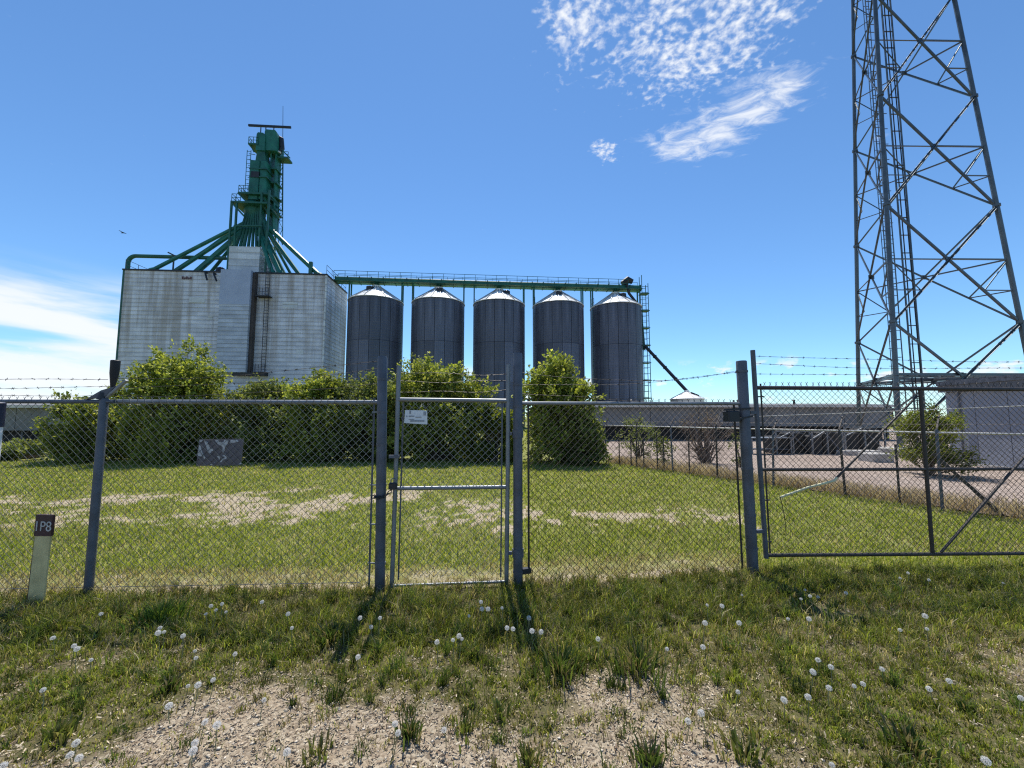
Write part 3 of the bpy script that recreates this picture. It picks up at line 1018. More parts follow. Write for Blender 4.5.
# support frame of the distributor
for (px, py0, py1, v_) in ((231.8, 201, 247, 2.2), (237, 201, 240, 2.2), (269.5, 190, 246, 2.2), (277.6, 190, 262, 6.2), (262, 192, 232, 2.4), (246, 201, 247, 6.2)):
    a_, b_ = E(px, py0, v_), E(px, py1, v_)
    MB().bar((a_.x, v_, a_.z), (a_.x, v_, EL_H + 0.2), 0.26).build('column', M_GREEND, el)
for (pa, pb_, v_) in (((232, 203), (244, 216), 2.2), ((238, 193), (247, 202), 2.4), ((262, 197), (279, 218), 3.0), ((270, 218), (262, 200), 3.0), ((262, 192), (279, 205), 3.2),
                      ((234, 226), (262, 226), 2.2), ((245, 203), (270, 203), 2.2), ((268, 205), (280, 214), 3.4), ((266, 196), (281, 211), 5.0)):
    MB().bar(E(*pa, v_), E(*pb_, v_), 0.24).build('frame_brace', M_GREEND, el)
# distributor hopper and bundle of spouts
hc = E(255, 214, V0)
MB().lathe([(1.0, E(255, 222, V0).z), (1.6, E(255, 214, V0).z), (1.6, E(255, 206, V0).z), (0.9, E(255, 200, V0).z), (0.9, E(255, 196, V0).z)], 12, hc.x, V0).build('distributor', M_GREEND, el)
spouts = [((246, 222), (148, 269), 0.36, 1.2), ((247, 224), (170, 270.5), 0.42, 2.0), ((249, 226), (192, 270.5), 0.55, 2.4), ((248, 227), (203, 270.5), 0.32, 5.5),
          ((246, 221), (160, 266), 0.3, 7.0), ((265, 224), (322, 275), 0.46, 1.6), ((264, 226), (303, 273), 0.38, 2.6), ((263, 227), (308, 272), 0.3, 6.2), ((262, 228), (288, 273), 0.36, 3.4),
          ((259, 228), (281, 273), 0.46, 0.9), ((257, 226), (273, 273), 0.42, 0.8), ((262, 222), (300, 266), 0.3, 7.6)]
for s0, s1, r_, vend in spouts:
    A_ = E(*s0, V0 - 0.6)
    B_ = E(*s1, vend)
    B_ = Vector((B_.x, vend, EL_H + 0.15))
    T_ = Vector((hc.x + (A_.x - hc.x) * 0.45, V0 - 0.3, E(255, 207, V0).z))
    r_ *= 0.78
    MB().tube([T_, A_, A_.lerp(B_, 0.93), B_ + (A_ - B_).normalized() * 0.6, B_], [r_ * 0.9, r_, r_, r_ * 1.5, r_ * 1.3], 8).build('spout', M_GREEN, el)
for k in range(9):
    x0_ = 244 + k * 2.2
    A_, B_ = E(249 + k * 1.4, 206, 3.4), E(x0_ - 8 + k * 1.9, 247, 3.0)
    mid = A_.lerp(B_, 0.55)
    MB().tube([A_, mid, B_], 0.24, 6).build('spout', M_GREEND, el)
gs0, gs1 = E(311, 262, 1.6), E(311, 275, 1.6)
MB().bar((gs0.x, 1.6, gs0.z), (gs0.x, 1.6, EL_H + 0.2), 0.5, 0.4).build('spout_bracket', M_GREEN, el)

# ------------------------------------------------------------------ silos and the conveyor over them
SR = 4.3
S1 = at(373.5, 400, 65.0)
S5 = at(617.5, 400, 68.6)
sdir = Vector((S5.x - S1.x, S5.y - S1.y, 0))
SRZ = math.atan2(sdir.y, sdir.x)
SEAVE, SAPEX = 20.45, 23.35
NP, TIERS = 17, 3
pan_me = []
tz = [0.0, 7.2, 13.6, SEAVE - 0.06]
for ti in range(TIERS):
    mb = MB()
    n_ = 5
    da = 2 * math.pi / NP * 0.955
    pts = []
    for rr in (SR - 0.05, SR + 0.05):
        for zz_ in (tz[ti] + 0.02, tz[ti + 1] - 0.02):
            for k in range(n_):
                a_ = -da / 2 + da * k / (n_ - 1)
                pts.append((rr * math.cos(a_), rr * math.sin(a_), zz_))
    o_ = 2 * n_
    fs = []
    for k in range(n_ - 1):
        fs += [(o_ + k, o_ + k + 1, o_ + n_ + k + 1, o_ + n_ + k), (k + 1, k, o_ + k, o_ + k + 1)[::-1], (n_ + k, n_ + k + 1, o_ + n_ + k + 1, o_ + n_ + k)[::-1]]
    fs += [(0, n_, o_ + n_, o_)[::-1], (n_ - 1, 2 * n_ - 1, o_ + 2 * n_ - 1, o_ + n_ - 1)]
    mb.poly(pts, fs)
    me = mb.mesh('wall_panel')
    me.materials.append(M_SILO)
    pan_me.append(me)
mb = MB()
mb.lathe([(SR - 0.06, -0.2), (SR - 0.06, SEAVE)], 48)
core_me = mb.mesh('core', True)
core_me.materials.append(M_SILOC)
mb = MB()
mb.lathe([(SR + 0.14, SEAVE), (SR + 0.14, SEAVE + 0.10), (0.75, SAPEX - 0.25), (0.75, SAPEX)], 34)
roof_me = mb.mesh('roof')
roof_me.materials.append(M_ROOFM)
mb = MB()
mb.bar((SR + 0.10, 0, SEAVE + 0.19), (0.78, 0, SAPEX - 0.18), 0.07, 0.12)
rib_me = mb.mesh('roof_rib')
rib_me.materials.append(mat('roof rib', (0.45, 0.45, 0.44), 0.5, 0.3, 0.2, 1.0))
mb = MB()
mb.bevbox(-0.55, 0.55, -0.45, 0.45, -0.1, 0.75, 0.1)
hat_me = mb.mesh('roof_hatch')
hat_me.materials.append(M_DARK)
mb = MB()
for k in range(5):
    a_ = math.pi * (0.78 + 0.30 * k / 4)
    p_ = Vector((SR * math.cos(a_), SR * math.sin(a_), SEAVE))
    mb.bar(p_, p_ + Vector((0, 0, 1.5)), 0.06)
    if k:
        for hh in (0.8, 1.5):
            mb.bar(q_ + Vector((0, 0, hh)), p_ + Vector((0, 0, hh)), 0.05)
    q_ = p_
rail_me = mb.mesh('eave_railing')
rail_me.materials.append(M_GALVD)
ordn = ['first dark steel grain silo, nearest the white elevator', 'second dark steel grain silo from the white elevator',
        'third dark steel grain silo, middle of the row of five', 'fourth dark steel grain silo from the white elevator, partly behind a bush',
        'fifth dark steel grain silo, at the far right end beside the ladder tower']
for i in range(5):
    p_ = Vector((S1.x, S1.y, 0)).lerp(Vector((S5.x, S5.y, 0)), i / 4)
    s_ = thing('grain_silo', ordn[i], 'silo', p_, SRZ, 'dark grain silos in a row')
    link('core', core_me, None, s_)
    link('roof', roof_me, None, s_)
    off = random.random()
    for k in range(NP):
        for ti in range(TIERS):
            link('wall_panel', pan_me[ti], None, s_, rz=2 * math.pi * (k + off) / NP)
    for k in range(17):
        link('roof_rib', rib_me, None, s_, rz=2 * math.pi * k / 17 + 0.1)
    ha_ = -1.9 + 0.5 * i % 1.3
    link('roof_hatch', hat_me, None, s_, loc=(1.8 * math.cos(ha_), 1.8 * math.sin(ha_), SAPEX - 1.38), rz=ha_)
    link('eave_railing', rail_me, None, s_)

gal = thing('conveyor_gallery', 'long green overhead conveyor with railings running across the silo tops', 'conveyor', (S1.x, S1.y, 0), SRZ)
GL = sdir.length
gx0, gx1 = -SR - 2.2, GL + SR + 0.1
GZ = 23.72
MB().bevbox(gx0, gx1, -0.6, 0.6, GZ, GZ + 0.95, 0.12).build('conveyor_housing', M_GREEN, gal)
MB().box(gx0, gx1, -1.35, -0.66, GZ + 0.05, GZ + 0.2).build('walkway', M_GREEND, gal)
for k in range(28):
    xx = gx0 + (gx1 - gx0) * k / 27
    MB().box(xx - 0.07, xx + 0.07, -0.66, 0.66, GZ - 0.08, GZ + 1.02).build('housing_flange', M_GREEND, gal)
railing('walkway_railing', [(gx0, -1.3, GZ + 0.2), (gx1 - 2.5, -1.3, GZ + 0.2)], 1.45, 1.75, gal, M_GREEND, 0.06)
railing('walkway_railing', [(gx0, 0.7, GZ + 0.95), (gx1, 0.7, GZ + 0.95)], 0.9, 2.6, gal, M_GREEND, 0.05, (1.0,))
dsp = GL / 4
for i in range(-1, 5):
    for s in (0.415, 0.585):
        xx = dsp * (i + s)
        if i == -1 and s < 0.5 or i == 4 and s > 0.5:
            continue
        MB().bar((xx, -0.55, 0), (xx, -0.55, GZ), 0.2).build('support_post', M_GREEND, gal)
        MB().bar((xx, 0.55, 0), (xx, 0.55, GZ), 0.2).build('support_post', M_GREEND, gal)
for i in range(5):
    MB().tube([(dsp * i, 0, GZ), (dsp * i, 0, SAPEX - 0.05)], 0.42, 8).build('drop_spout', M_GREEND, gal)
MB().tube([(gx1 - 3.2, -0.4, GZ + 1.2), (gx1 - 2.2, -0.4, GZ + 1.9), (gx1 - 1.4, -0.4, GZ + 1.6)], [0.5, 0.65, 0.45], 8).build('drive_motor', M_DARK, gal, True)
MB().tube([(gx1 - 2.6, -0.9, GZ + 0.9), (gx1 - 2.3, -1.0, GZ - 0.7), (gx1 - 0.5, -1.0, GZ - 3.0), (gx1 - 0.2, -1.0, GZ - 5.0), (gx1 + 0.15, -1.0, 13.2)], 0.24, 8).build('end_spout', M_DARK, gal, True)

# ladder tower at the end of the row
ltp = at(646.8, 400, 67.6)
lt = thing('ladder_tower', 'slender steel caged ladder tower beside the last silo', 'ladder', (ltp.x, ltp.y, 0), SRZ)
for s in (-0.55, 0.55):
    for v_ in (-0.5, 0.5):
        MB().bar((s, v_, 0), (s, v_, 26.0 if s < 0 else 24.6), 0.09).build('upright', M_GREEND, lt)
for k in range(24):
    m = MB()
    zz_ = 1 + k
    m.bar((-0.55, -0.5, zz_), (0.55, -0.5, zz_), 0.06)
    m.bar((-0.55, 0.5, zz_), (0.55, 0.5, zz_), 0.06)
    if k % 3 == 1:
        m.box(-0.7, 0.7, -0.65, 0.65, zz_ - 0.25, zz_ - 0.12)
    m.build('rung_stage', M_GREEND, lt)

# small hopper bin and the long spout that feeds it
hp = at(687, 400, 62.0)
hb = thing('hopper_bin', 'small pale round bin with a bright conical roof right of the silos', 'bin', (hp.x, hp.y, 0))
hz = at(687, 398, 62).z
hr = 2.45
MB().lathe([(hr, 0), (hr, hz - 0.25)], 24).build('bin_wall', mat('pale bin sheet', (0.55, 0.54, 0.50), 0.5, 0.2, 0.2, 1.0), hb, True)
MB().lathe([(hr + 0.1, hz - 0.24), (hr + 0.1, hz - 0.14), (0.35, hz + 0.95), (0.35, hz + 1.2)], 24).build('bin_roof', M_ROOFM, hb)
for k in range(12):
    a_ = 2 * math.pi * k / 12
    MB().bar((hr * math.cos(a_), hr * math.sin(a_), hz - 0.08), (0.36 * math.cos(a_), 0.36 * math.sin(a_), hz + 0.98), 0.07).build('roof_rib', M_FASC, hb)
MB().bar((0.3, -0.8, hz + 0.75), (1.2, -1.4, hz + 0.25), 0.3).build('roof_ladder', M_DARK, hb)
sp0, sp1 = at(645, 346, 66.6), Vector((hp.x, hp.y, hz + 1.1))
spd = thing('feed_spout', 'dark sloping pipe running from the last silo down to the small bin', 'pipe', (sp0.x, sp0.y, 0))
MB().tube([Vector((0, 0, sp0.z)), Vector((sp1.x - sp0.x, sp1.y - sp0.y, sp1.z))], 0.26, 8).build('pipe', M_DARK, spd, True)
for f in (0.25, 0.5, 0.75):
    pa = Vector((0, 0, sp0.z)).lerp(Vector((sp1.x - sp0.x, sp1.y - sp0.y, sp1.z)), f)
    dd = (Vector((sp1.x - sp0.x, sp1.y - sp0.y, sp1.z - sp0.z))).normalized() * 0.08
    MB().tube([pa - dd, pa + dd], 0.34, 8).build('coupling', M_DARK, spd)

# ------------------------------------------------------------------ long low shed behind the shrubs
def shed(label, x0, x1, Y, depth, zt, zsplit, posts):
    s_ = thing('long_shed', label, 'shed', (x0, Y, 0))
    L = x1 - x0
    MB().box(0, L, 0.9, depth, 0, zt - 0.25).build('interior_shade', M_SHEDD, s_)  # near-black block, the shade inside the open shed put into its colour
    nb = max(3, round(L / 3.4))
    for k in range(nb):
        a_, b_ = L * k / nb, L * (k + 1) / nb
        MB().box(a_ + 0.02, b_ - 0.02, 0, 0.12, zsplit, zt - 0.25).build('wall_panel', M_SHED, s_)
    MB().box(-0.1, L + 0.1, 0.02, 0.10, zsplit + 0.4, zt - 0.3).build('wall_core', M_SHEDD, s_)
    for k in range(nb + 1):
        xx = L * k / nb
        MB().bar((xx, 0.5, 0), (xx, 0.5, zt - 0.3), 0.14).build('post', M_GALVD, s_)
    # low-pitched roof with a pale eave strip
    mb = MB()
    mb.poly([(-0.3, -0.45, zt - 0.08), (L + 0.3, -0.45, zt - 0.08), (L + 0.3, depth / 2, zt + 0.18), (-0.3, depth / 2, zt + 0.18), (-0.3, depth + 0.4, zt - 0.08), (L + 0.3, depth + 0.4, zt - 0.08),
             (-0.3, -0.45, zt - 0.2), (L + 0.3, -0.45, zt - 0.2), (L + 0.3, depth + 0.4, zt - 0.2), (-0.3, depth + 0.4, zt - 0.2)],
            [(0, 1, 2, 3), (3, 2, 5, 4), (6, 9, 8, 7), (0, 6, 7, 1), (4, 5, 8, 9), (1, 7, 8, 5, 2), (0, 3, 4, 9, 6)])
    mb.build('roof', mat('shed roof', (0.16, 0.155, 0.15), 0.6, 0.2, 0.3, 0.4), s_)
    MB().box(-0.3, L + 0.3, -0.52, -0.455, zt - 0.26, zt - 0.10).build('fascia', M_FASC, s_)
    for k in range(int(L / 6)):
        xx = 1.5 + k * 6 + random.uniform(-2, 2)
        MB().lathe([(0.07, zt - 0.05), (0.07, zt + 0.24), (0.12, zt + 0.27), (0.03, zt + 0.33)], 8, xx, 0.3).build('roof_vent', M_DARK, s_)
    return s_


shed('long low grey shed behind the right-hand fence and gate', 3.0, 27.5, 29.0, 9.0, 2.62, 1.0, True)
shed('long low grey shed behind the left-hand shrubs', -48.0, -6.0, 27.5, 9.0, 2.55, 0.75, False)

# ------------------------------------------------------------------ things standing in the yard
def rack(px, py, w_, h_, label, rz=0.05):
    g_ = ground(px, py)
    r_ = thing('equipment_rack', label, 'rack', g_, rz, 'dark equipment racks in the yard')
    for x in (0, w_ / 2, w_):
        MB().bar((x, 0, 0), (x, 0, h_), 0.06).build('post', M_GALV, r_)
    MB().bar((-0.04, 0, h_ + 0.03), (w_ + 0.04, 0, h_ + 0.03), 0.06).build('top_rail', M_GALV, r_)
    MB().bar((0, 0.07, h_ * 0.62), (w_ / 2, 0.07, h_), 0.05).build('brace', M_GALV, r_)
    MB().bar((w_, 0.07, 0.1), (w_ / 2, 0.07, h_ * 0.9), 0.05).build('brace', M_GALVD, r_)
    MB().bevbox(0.05, w_ * 0.48, 0.2, 0.9, 0.02, h_ * 0.8, 0.05).build('dark_crate', M_SHEDD, r_)
    MB().bevbox(w_ * 0.5, w_ - 0.03, 0.2, 0.9, 0.02, h_ * 0.95, 0.05).build('dark_crate', M_BLACK, r_)


rack(777, 454.5, 1.55, 1.0, 'dark loaded equipment rack behind the vehicle gate, nearest the latch post')
rack(813, 455, 1.4, 1.05, 'dark loaded equipment rack in the middle behind the vehicle gate')
rack(846, 452, 2.0, 1.15, 'dark loaded equipment rack beside the pale concrete blocks')
tb = ground(752, 455)
tbl = thing('work_table', 'grey metal work table in the yard beside the latch post', 'table', tb, 0.05)
MB().box(0, 1.9, 0, 0.7, 0.72, 0.76).build('table_top', M_GALV, tbl)
for x in (0.05, 1.85):
    for y in (0.05, 0.65):
        MB().bar((x, y, 0), (x, y, 0.72), 0.05).build('leg', M_GALV, tbl)
MB().box(0.1, 1.8, 0.1, 0.6, 0.22, 0.25).build('shelf', M_GALVD, tbl)
for (px, py, w_, d_, h_, lab) in ((847, 456, 1.55, 0.6, 0.22, 'long low pale concrete block under the equipment rack'), (874, 463, 0.78, 0.7, 0.33, 'short pale concrete block at the foot of the lattice tower')):
    g_ = ground(px, py)
    o = MB().bevbox(0, w_, 0, d_, -0.02, h_, 0.03).build('concrete_block', M_CONC)
    o.location = g_
    tag(o, lab, 'concrete block')

# hut at the right edge
hA, hB = ground(951, 463.5), Vector((15.4, 10.6, 0))
hd_ = Vector((hB.x - hA.x, hB.y - hA.y, 0))
hut = thing('utility_hut', 'flat roofed grey panelled utility hut at the right edge by the tower', 'hut', hA, math.atan2(hd_.y, hd_.x))
HL = hd_.length
hn = 4
for k in range(hn):
    MB().box(HL * k / hn + 0.012, HL * (k + 1) / hn - 0.012, 0, 0.1, 0.1, 2.55).build('wall_panel', M_HUT, hut)
MB().box(0.02, HL, 0.03, 3.4, 0.1, 2.56).build('core', mat('hut core', (0.30, 0.31, 0.33), 0.8, 0, 0.1, 1.0), hut)
MB().box(-0.03, HL, -0.05, 3.5, -0.05, 0.098).build('plinth', M_CONC, hut)
MB().box(-0.10, HL + 0.3, -0.14, 3.7, 2.565, 2.95).build('roof', M_HUTR, hut)
MB().box(-0.12, HL + 0.3, -0.17, -0.145, 2.80, 2.97).build('roof_trim', M_GALVD, hut)
MB().tube([(0.55, -0.06, 2.56), (0.55, -0.06, 0.2)], 0.03, 8).build('downpipe', M_GALVD, hut)
MB().box(2.6, 3.0, -0.10, -0.004, 2.2, 2.4).build('wall_lamp', M_DARK, hut)

# ------------------------------------------------------------------ lattice tower
TX, TY, TZ0, TH, TS0, TDS = 20.30, 19.70, 0.35, 5.66, 6.58, 0.63
tw = thing('lattice_tower', 'tall three legged steel lattice radio tower rising out of the picture', 'tower', (TX, TY, 0))


def leg_pt(i, k):
    s_ = TS0 - TDS * k
    a_ = [R(210), R(330), R(90)][i]
    r_ = s_ / math.sqrt(3)
    return Vector((r_ * math.cos(a_ + R(1)), r_ * math.sin(a_ + R(1)), TZ0 + TH * k))


NK = 8
for i in range(3):
    for k in range(NK):
        th_ = 0.100 - 0.004 * k
        MB().tube([leg_pt(i, k) - Vector((0, 0, 0.02)), leg_pt(i, k + 1)], th_, 8).build('leg', M_TOWER, tw, True)
        c_ = leg_pt(i, k + 1)
        MB().tube([c_ - Vector((0, 0, 0.06)), c_ + Vector((0, 0, 0.06))], th_ + 0.045, 10).build('leg_flange', M_TOWER, tw)
    b_ = leg_pt(i, 0)
    MB().bevbox(b_.x - 0.55, b_.x + 0.55, b_.y - 0.55, b_.y + 0.55, -0.1, 0.33, 0.06).build('footing', M_CONC, tw)
    m = MB()
    for k in range(int((TH * 3) / 0.4)):
        f_ = k * 0.4 / (TH)
        p_ = leg_pt(i, 0).lerp(leg_pt(i, 1), f_) if f_ < 1 else (leg_pt(i, 1).lerp(leg_pt(i, 2), f_ - 1) if f_ < 2 else leg_pt(i, 2).lerp(leg_pt(i, 3), f_ - 2))
        if i == 0:
            m.bar(p_ - Vector((0.26 if k % 2 else -0.02, 0, 0)), p_ + Vector((0.02 if k % 2 else 0.26, 0, 0)), 0.025)
    if i == 0:
        m.build('step_bolts', M_TOWER, tw)['kind'] = 'stuff'
for i in range(3):
    j = (i + 1) % 3
    for k in range(NK):
        A0, A1, B0, B1 = leg_pt(i, k), leg_pt(i, k + 1), leg_pt(j, k), leg_pt(j, k + 1)
        if k == 0:
            A0, B0 = A0 + Vector((0, 0, 0.3)), B0 + Vector((0, 0, 0.3))
        w_ = 0.088 - 0.0035 * k
        fn = (A0 + B0) / 2
        fn = Vector((fn.x, fn.y, 0)).normalized() * 0.07
        # where the two diagonals cross
        wa, wb = (B0 - A0).length, (B1 - A1).length
        fr_ = wa / (wa + wb)
        X_ = A0.lerp(B1, fr_)
        LA, LB = A0.lerp(A1, fr_), B0.lerp(B1, fr_)
        MB().angle(A0 + fn, B1 + fn, w_).build('diagonal', M_TOWER, tw)
        MB().angle(B0 - fn * 0.3, A1 - fn * 0.3, w_).build('diagonal', M_TOWER, tw)
        MB().angle(LA, X_, w_ * 0.75).build('strut', M_TOWER, tw)
        MB().angle(LB, X_, w_ * 0.75).build('strut', M_TOWER, tw)
        for (leg0, legm, dstart) in ((A0, LA, A0), (B0, LB, B0)):
            Q_ = dstart.lerp(X_, 0.5)
            lm = leg0.lerp(legm, 0.5)
            MB().angle(legm, Q_, w_ * 0.62).build('strut', M_TOWER, tw)
            MB().angle(lm, Q_, w_ * 0.55).build('strut', M_TOWER, tw)
        MB().box(X_.x - 0.14, X_.x + 0.14, X_.y - 0.02, X_.y + 0.02, X_.z - 0.11, X_.z + 0.11).build('gusset_plate', M_TOWER, tw)
# platform ring low down
kz = leg_pt(0, 0).z + 3.6
ring = [leg_pt(i, 0).lerp(leg_pt(i, 1), 0.615) for i in range(3)]
for i in range(3):
    a_, b_ = ring[i], ring[(i + 1) % 3]
    MB().angle(a_ - Vector((0, 0, 0.25)), b_ - Vector((0, 0, 0.25)), 0.14).build('ring_beam', M_TOWER, tw)
    MB().angle(a_.lerp(b_, 0.5) - Vector((0, 0, 0.2)), (ring[(i + 2) % 3] + ring[(i + 1) % 3]) / 2 - Vector((0, 0, 0.2)), 0.10).build('ring_beam', M_TOWER, tw)
# ladders and cable runs inside
for (lx_, ly_, w_, step_, r_, nm) in ((-1.25, 0.1, 0.45, 0.45, 0.035, 'climbing_ladder'), (-0.20, 0.3, 0.5, 0.95, 0.055, 'cable_ladder'), (-0.62, 0.9, 0.3, 0.5, 0.025, 'cable_tray')):
    lad = MB()
    for s in (0, w_):
        lad.bar((lx_ + s, ly_, 0.2), (lx_ + s, ly_, TZ0 + TH * NK), r_)
    side = lad.build(nm, M_TOWER, tw)
    m = MB()
    z = 0.6
    while z < TH * NK:
        m.bar((lx_, ly_, z), (lx_ + w_, ly_, z), r_ * 0.75)
        z += step_
    m.build('rung', M_TOWER, side)['kind'] = 'stuff'
    if nm == 'cable_ladder':
        for k in range(2):
            MB().tube([(lx_ + 0.10 + 0.3 * k, ly_ - 0.06, 0.3), (lx_ + 0.08 + 0.12 * k, ly_ - 0.06, TH * NK)], 0.025, 6).build('cable', M_BLACK, side)

# ------------------------------------------------------------------ chain link
def chain_link(name, L, z0, z1, parent, pitch=0.0708, wire=0.0023, warp=0.006, prongs=True, m_=None):
    mb = MB()
    H = z1 - z0
    ph = random.random() * 6
    off = lambda x, z: (0.012 * math.sin(x * 1.9 + ph) + 0.008 * math.sin(z * 3.1 + x * 0.7 + ph)) * warp / 0.006
    for sgn in (1, -1):
        k = -int(H / pitch) - 1
        while k * pitch < L + H:
            c0 = k * pitch
            # x = c0 + sgn * (z - z0) for sgn 1; for sgn -1: x = c0 - (z - z0)
            zs = [z0 + H * q / 6 for q in range(7)]
            seg = []
            if sgn == 1:
                ta, tb = max(0, -c0), min(H, L - c0)
            else:
                ta, tb = max(0, c0 - L), min(H, c0)
            if tb - ta > 0.02:
                n = max(1, round((tb - ta) / 0.3))
                for q in range(n + 1):
                    tt = ta + (tb - ta) * q / n
                    x = c0 + sgn * tt
                    jx = random.gauss(0, 0.0016)
                    seg.append((x + jx, off(x, tt) + sgn * wire * 0.9 + random.gauss(0, 0.0015), z0 + tt + random.gauss(0, 0.0012)))
                mb.tube(seg, wire, 3, cap=False)
            k += 1
    if prongs:
        x = pitch / 2
        while x < L:
            j = random.uniform(-0.008, 0.008)
            mb.tube([(x - 0.012, 0.004, z1 - 0.01), (x + j, 0, z1 + 0.028), (x + 0.014 + j, 0, z1 + 0.05)], wire, 3, cap=False)
            mb.tube([(x + 0.012, -0.004, z1 - 0.01), (x + j, 0, z1 + 0.028), (x - 0.012 + j, 0, z1 + 0.046)], wire, 3, cap=False)
            x += pitch
    o = mb.build(name, m_ or M_WIRE, parent)
    o['kind'] = 'stuff'
    return o


def barbed(parent, p0, p1, sag=0.02, name='barbed_wire', n=14, r=0.0018, m_=None):
    p0, p1 = Vector(p0), Vector(p1)
    mb = MB()
    L = (p1 - p0).length
    for ph in (0, math.pi):
        path = []
        N = max(4, int(L / 0.05))
        for k in range(N + 1):
            f = k / N
            p = p0.lerp(p1, f) - Vector((0, 0, sag * 4 * f * (1 - f) + 0.008 * math.sin(f * 9 + p0.z * 30)))
            a_ = k * 1.1 + ph
            path.append(p + Vector((0, math.cos(a_), math.sin(a_))) * r * 0.8)
        mb.tube(path, r * 0.75, 3, cap=False)
    k = 0.06
    while k < L:
        f = k / L
        p = p0.lerp(p1, f) - Vector((0, 0, sag * 4 * f * (1 - f) + 0.008 * math.sin(f * 9 + p0.z * 30)))
        for _ in range(2):
            dd = Vector((random.uniform(-.4, .4), random.uniform(-1, 1), random.uniform(-1, 1))).normalized() * 0.016
            mb.bar(p - dd, p + dd, 0.002)
        mb.bar(p - Vector((0.010, 0, 0)), p + Vector((0.010, 0, 0)), 0.006)
        k += random.uniform(0.11, 0.14)
    o = mb.build(name, m_ or M_RUSTW, parent)
    return o


def post(parent, x, y, h, r, name='post', cap=True, m_=None, z0=-0.1, lean=(0, 0)):
    path = [(x, y, z0), (x + lean[0] * 0.5, y + lean[1] * 0.5, h * 0.5), (x + lean[0], y + lean[1], h - 0.012), (x + lean[0], y + lean[1], h)]
    return MB().tube(path, [r, r, r, r * 0.9], 14).build(name, m_ or M_GALVD, parent, True)


def band(parent, x, y, z, r, name='band'):
    return MB().tube([(x, y, z - 0.012), (x, y, z + 0.012)], r + 0.004, 12).build(name, M_GALVD, parent)


FZ = 1.82
P1, P2, P3 = ground(380, 590), ground(518, 586), ground(753, 572)
LP = ground(88, 595)
# ---- left fence run
dl = Vector((P1.x - LP.x, P1.y - LP.y, 0)).normalized()
L0 = LP - dl * 3.05
fl = thing('chain_link_fence', 'galvanised chain link fence left of the pedestrian gate, topped with barbed wire', 'fence', (L0.x, L0.y, 0), math.atan2(dl.y, dl.x))
XL = (P1 - L0).length
xl = (LP - L0).length
post(fl, xl, 0, 1.85, 0.036)
post(fl, 0, 0, 1.85, 0.036)
post(fl, XL, 0, 2.28, 0.049, 'terminal_post', lean=(-0.035, 0))
MB().tube([(-0.3, 0.0, FZ), (xl + 0.1, 0.0, FZ)], 0.021, 10).build('top_rail', M_GALVD, fl, True)
MB().tube([(xl + 0.1, 0.0, FZ), (XL - 0.05, 0.0, FZ - 0.002)], 0.023, 10).build('top_rail', M_GALV, fl, True)
chain_link('chain_link_mesh', XL - 0.12, 0.03, FZ + 0.0, fl)
fl.children[-1].location = (0, 0.03, 0)
MB().bar((XL - 0.115, 0.03, 0.0), (XL - 0.115, 0.03, 1.86), 0.018, 0.008).build('tension_bar', M_GALVD, fl)
for z in (0.25, 0.62, 1.0, 1.4, 1.72, 2.05):
    band(fl, XL - 0.035 * z / 2.28, 0, z, 0.049)
for z in (0.25, 0.62, 1.0, 1.72):
    MB().bar((XL - 0.13, 0.02, z), (XL - 0.04, 0.0, z), 0.012).build('band_bolt', M_GALV, fl)
MB().tube([(-0.2, 0.01, 0.06), (XL - 0.2, 0.01, 0.07)], 0.003, 4).build('tension_wire', M_GALVD, fl)
# V-arm on the line post, with the dark stub that stands in it
hb_ = Vector((xl, 0, 1.84))
MB().tube([hb_ + Vector((-0.02, 0, 0)), hb_ + Vector((-0.01, 0, 0.07))], [0.045, 0.03], 10).build('post_cap', M_DARK, fl)
MB().poly([(xl - 0.16, -0.02, 1.84), (xl + 0.02, -0.02, 1.87), (xl + 0.11, -0.02, 1.97), (xl - 0.02, -0.02, 1.93),
           (xl - 0.16, 0.02, 1.84), (xl + 0.02, 0.02, 1.87), (xl + 0.11, 0.02, 1.97), (xl - 0.02, 0.02, 1.93)],
          [(0, 1, 2, 3), (7, 6, 5, 4), (0, 4, 5, 1), (1, 5, 6, 2), (2, 6, 7, 3), (3, 7, 4, 0)]).build('barb_arm', M_GALVD, fl)
MB().bar((xl + 0.02, 0, 1.86), (xl + 0.215, -0.02, 2.03), 0.03, 0.02).build('barb_arm', M_GALV, fl)
MB().tube([(xl + 0.055, 0.01, 1.93), (xl + 0.06, 0.01, 1.99), (xl + 0.065, 0.01, 2.10), (xl + 0.066, 0.01, 2.20), (xl + 0.066, 0.01, 2.225), (xl + 0.066, 0.01, 2.23)],
          [0.014, 0.022, 0.037, 0.039, 0.039, 0.034], 12).build('pipe_stub', M_BLACK, fl, True)
for (za, zb, zc) in ((2.02, 2.04, 2.25), (1.95, 1.96, 2.16), (1.88, 1.885, 2.02)):
    barbed(fl, (-0.2, 0, za), (xl + 0.02, 0, zb), 0.005)
    barbed(fl, (xl + 0.05, 0, zb), (XL - 0.03, 0, zc), 0.05)

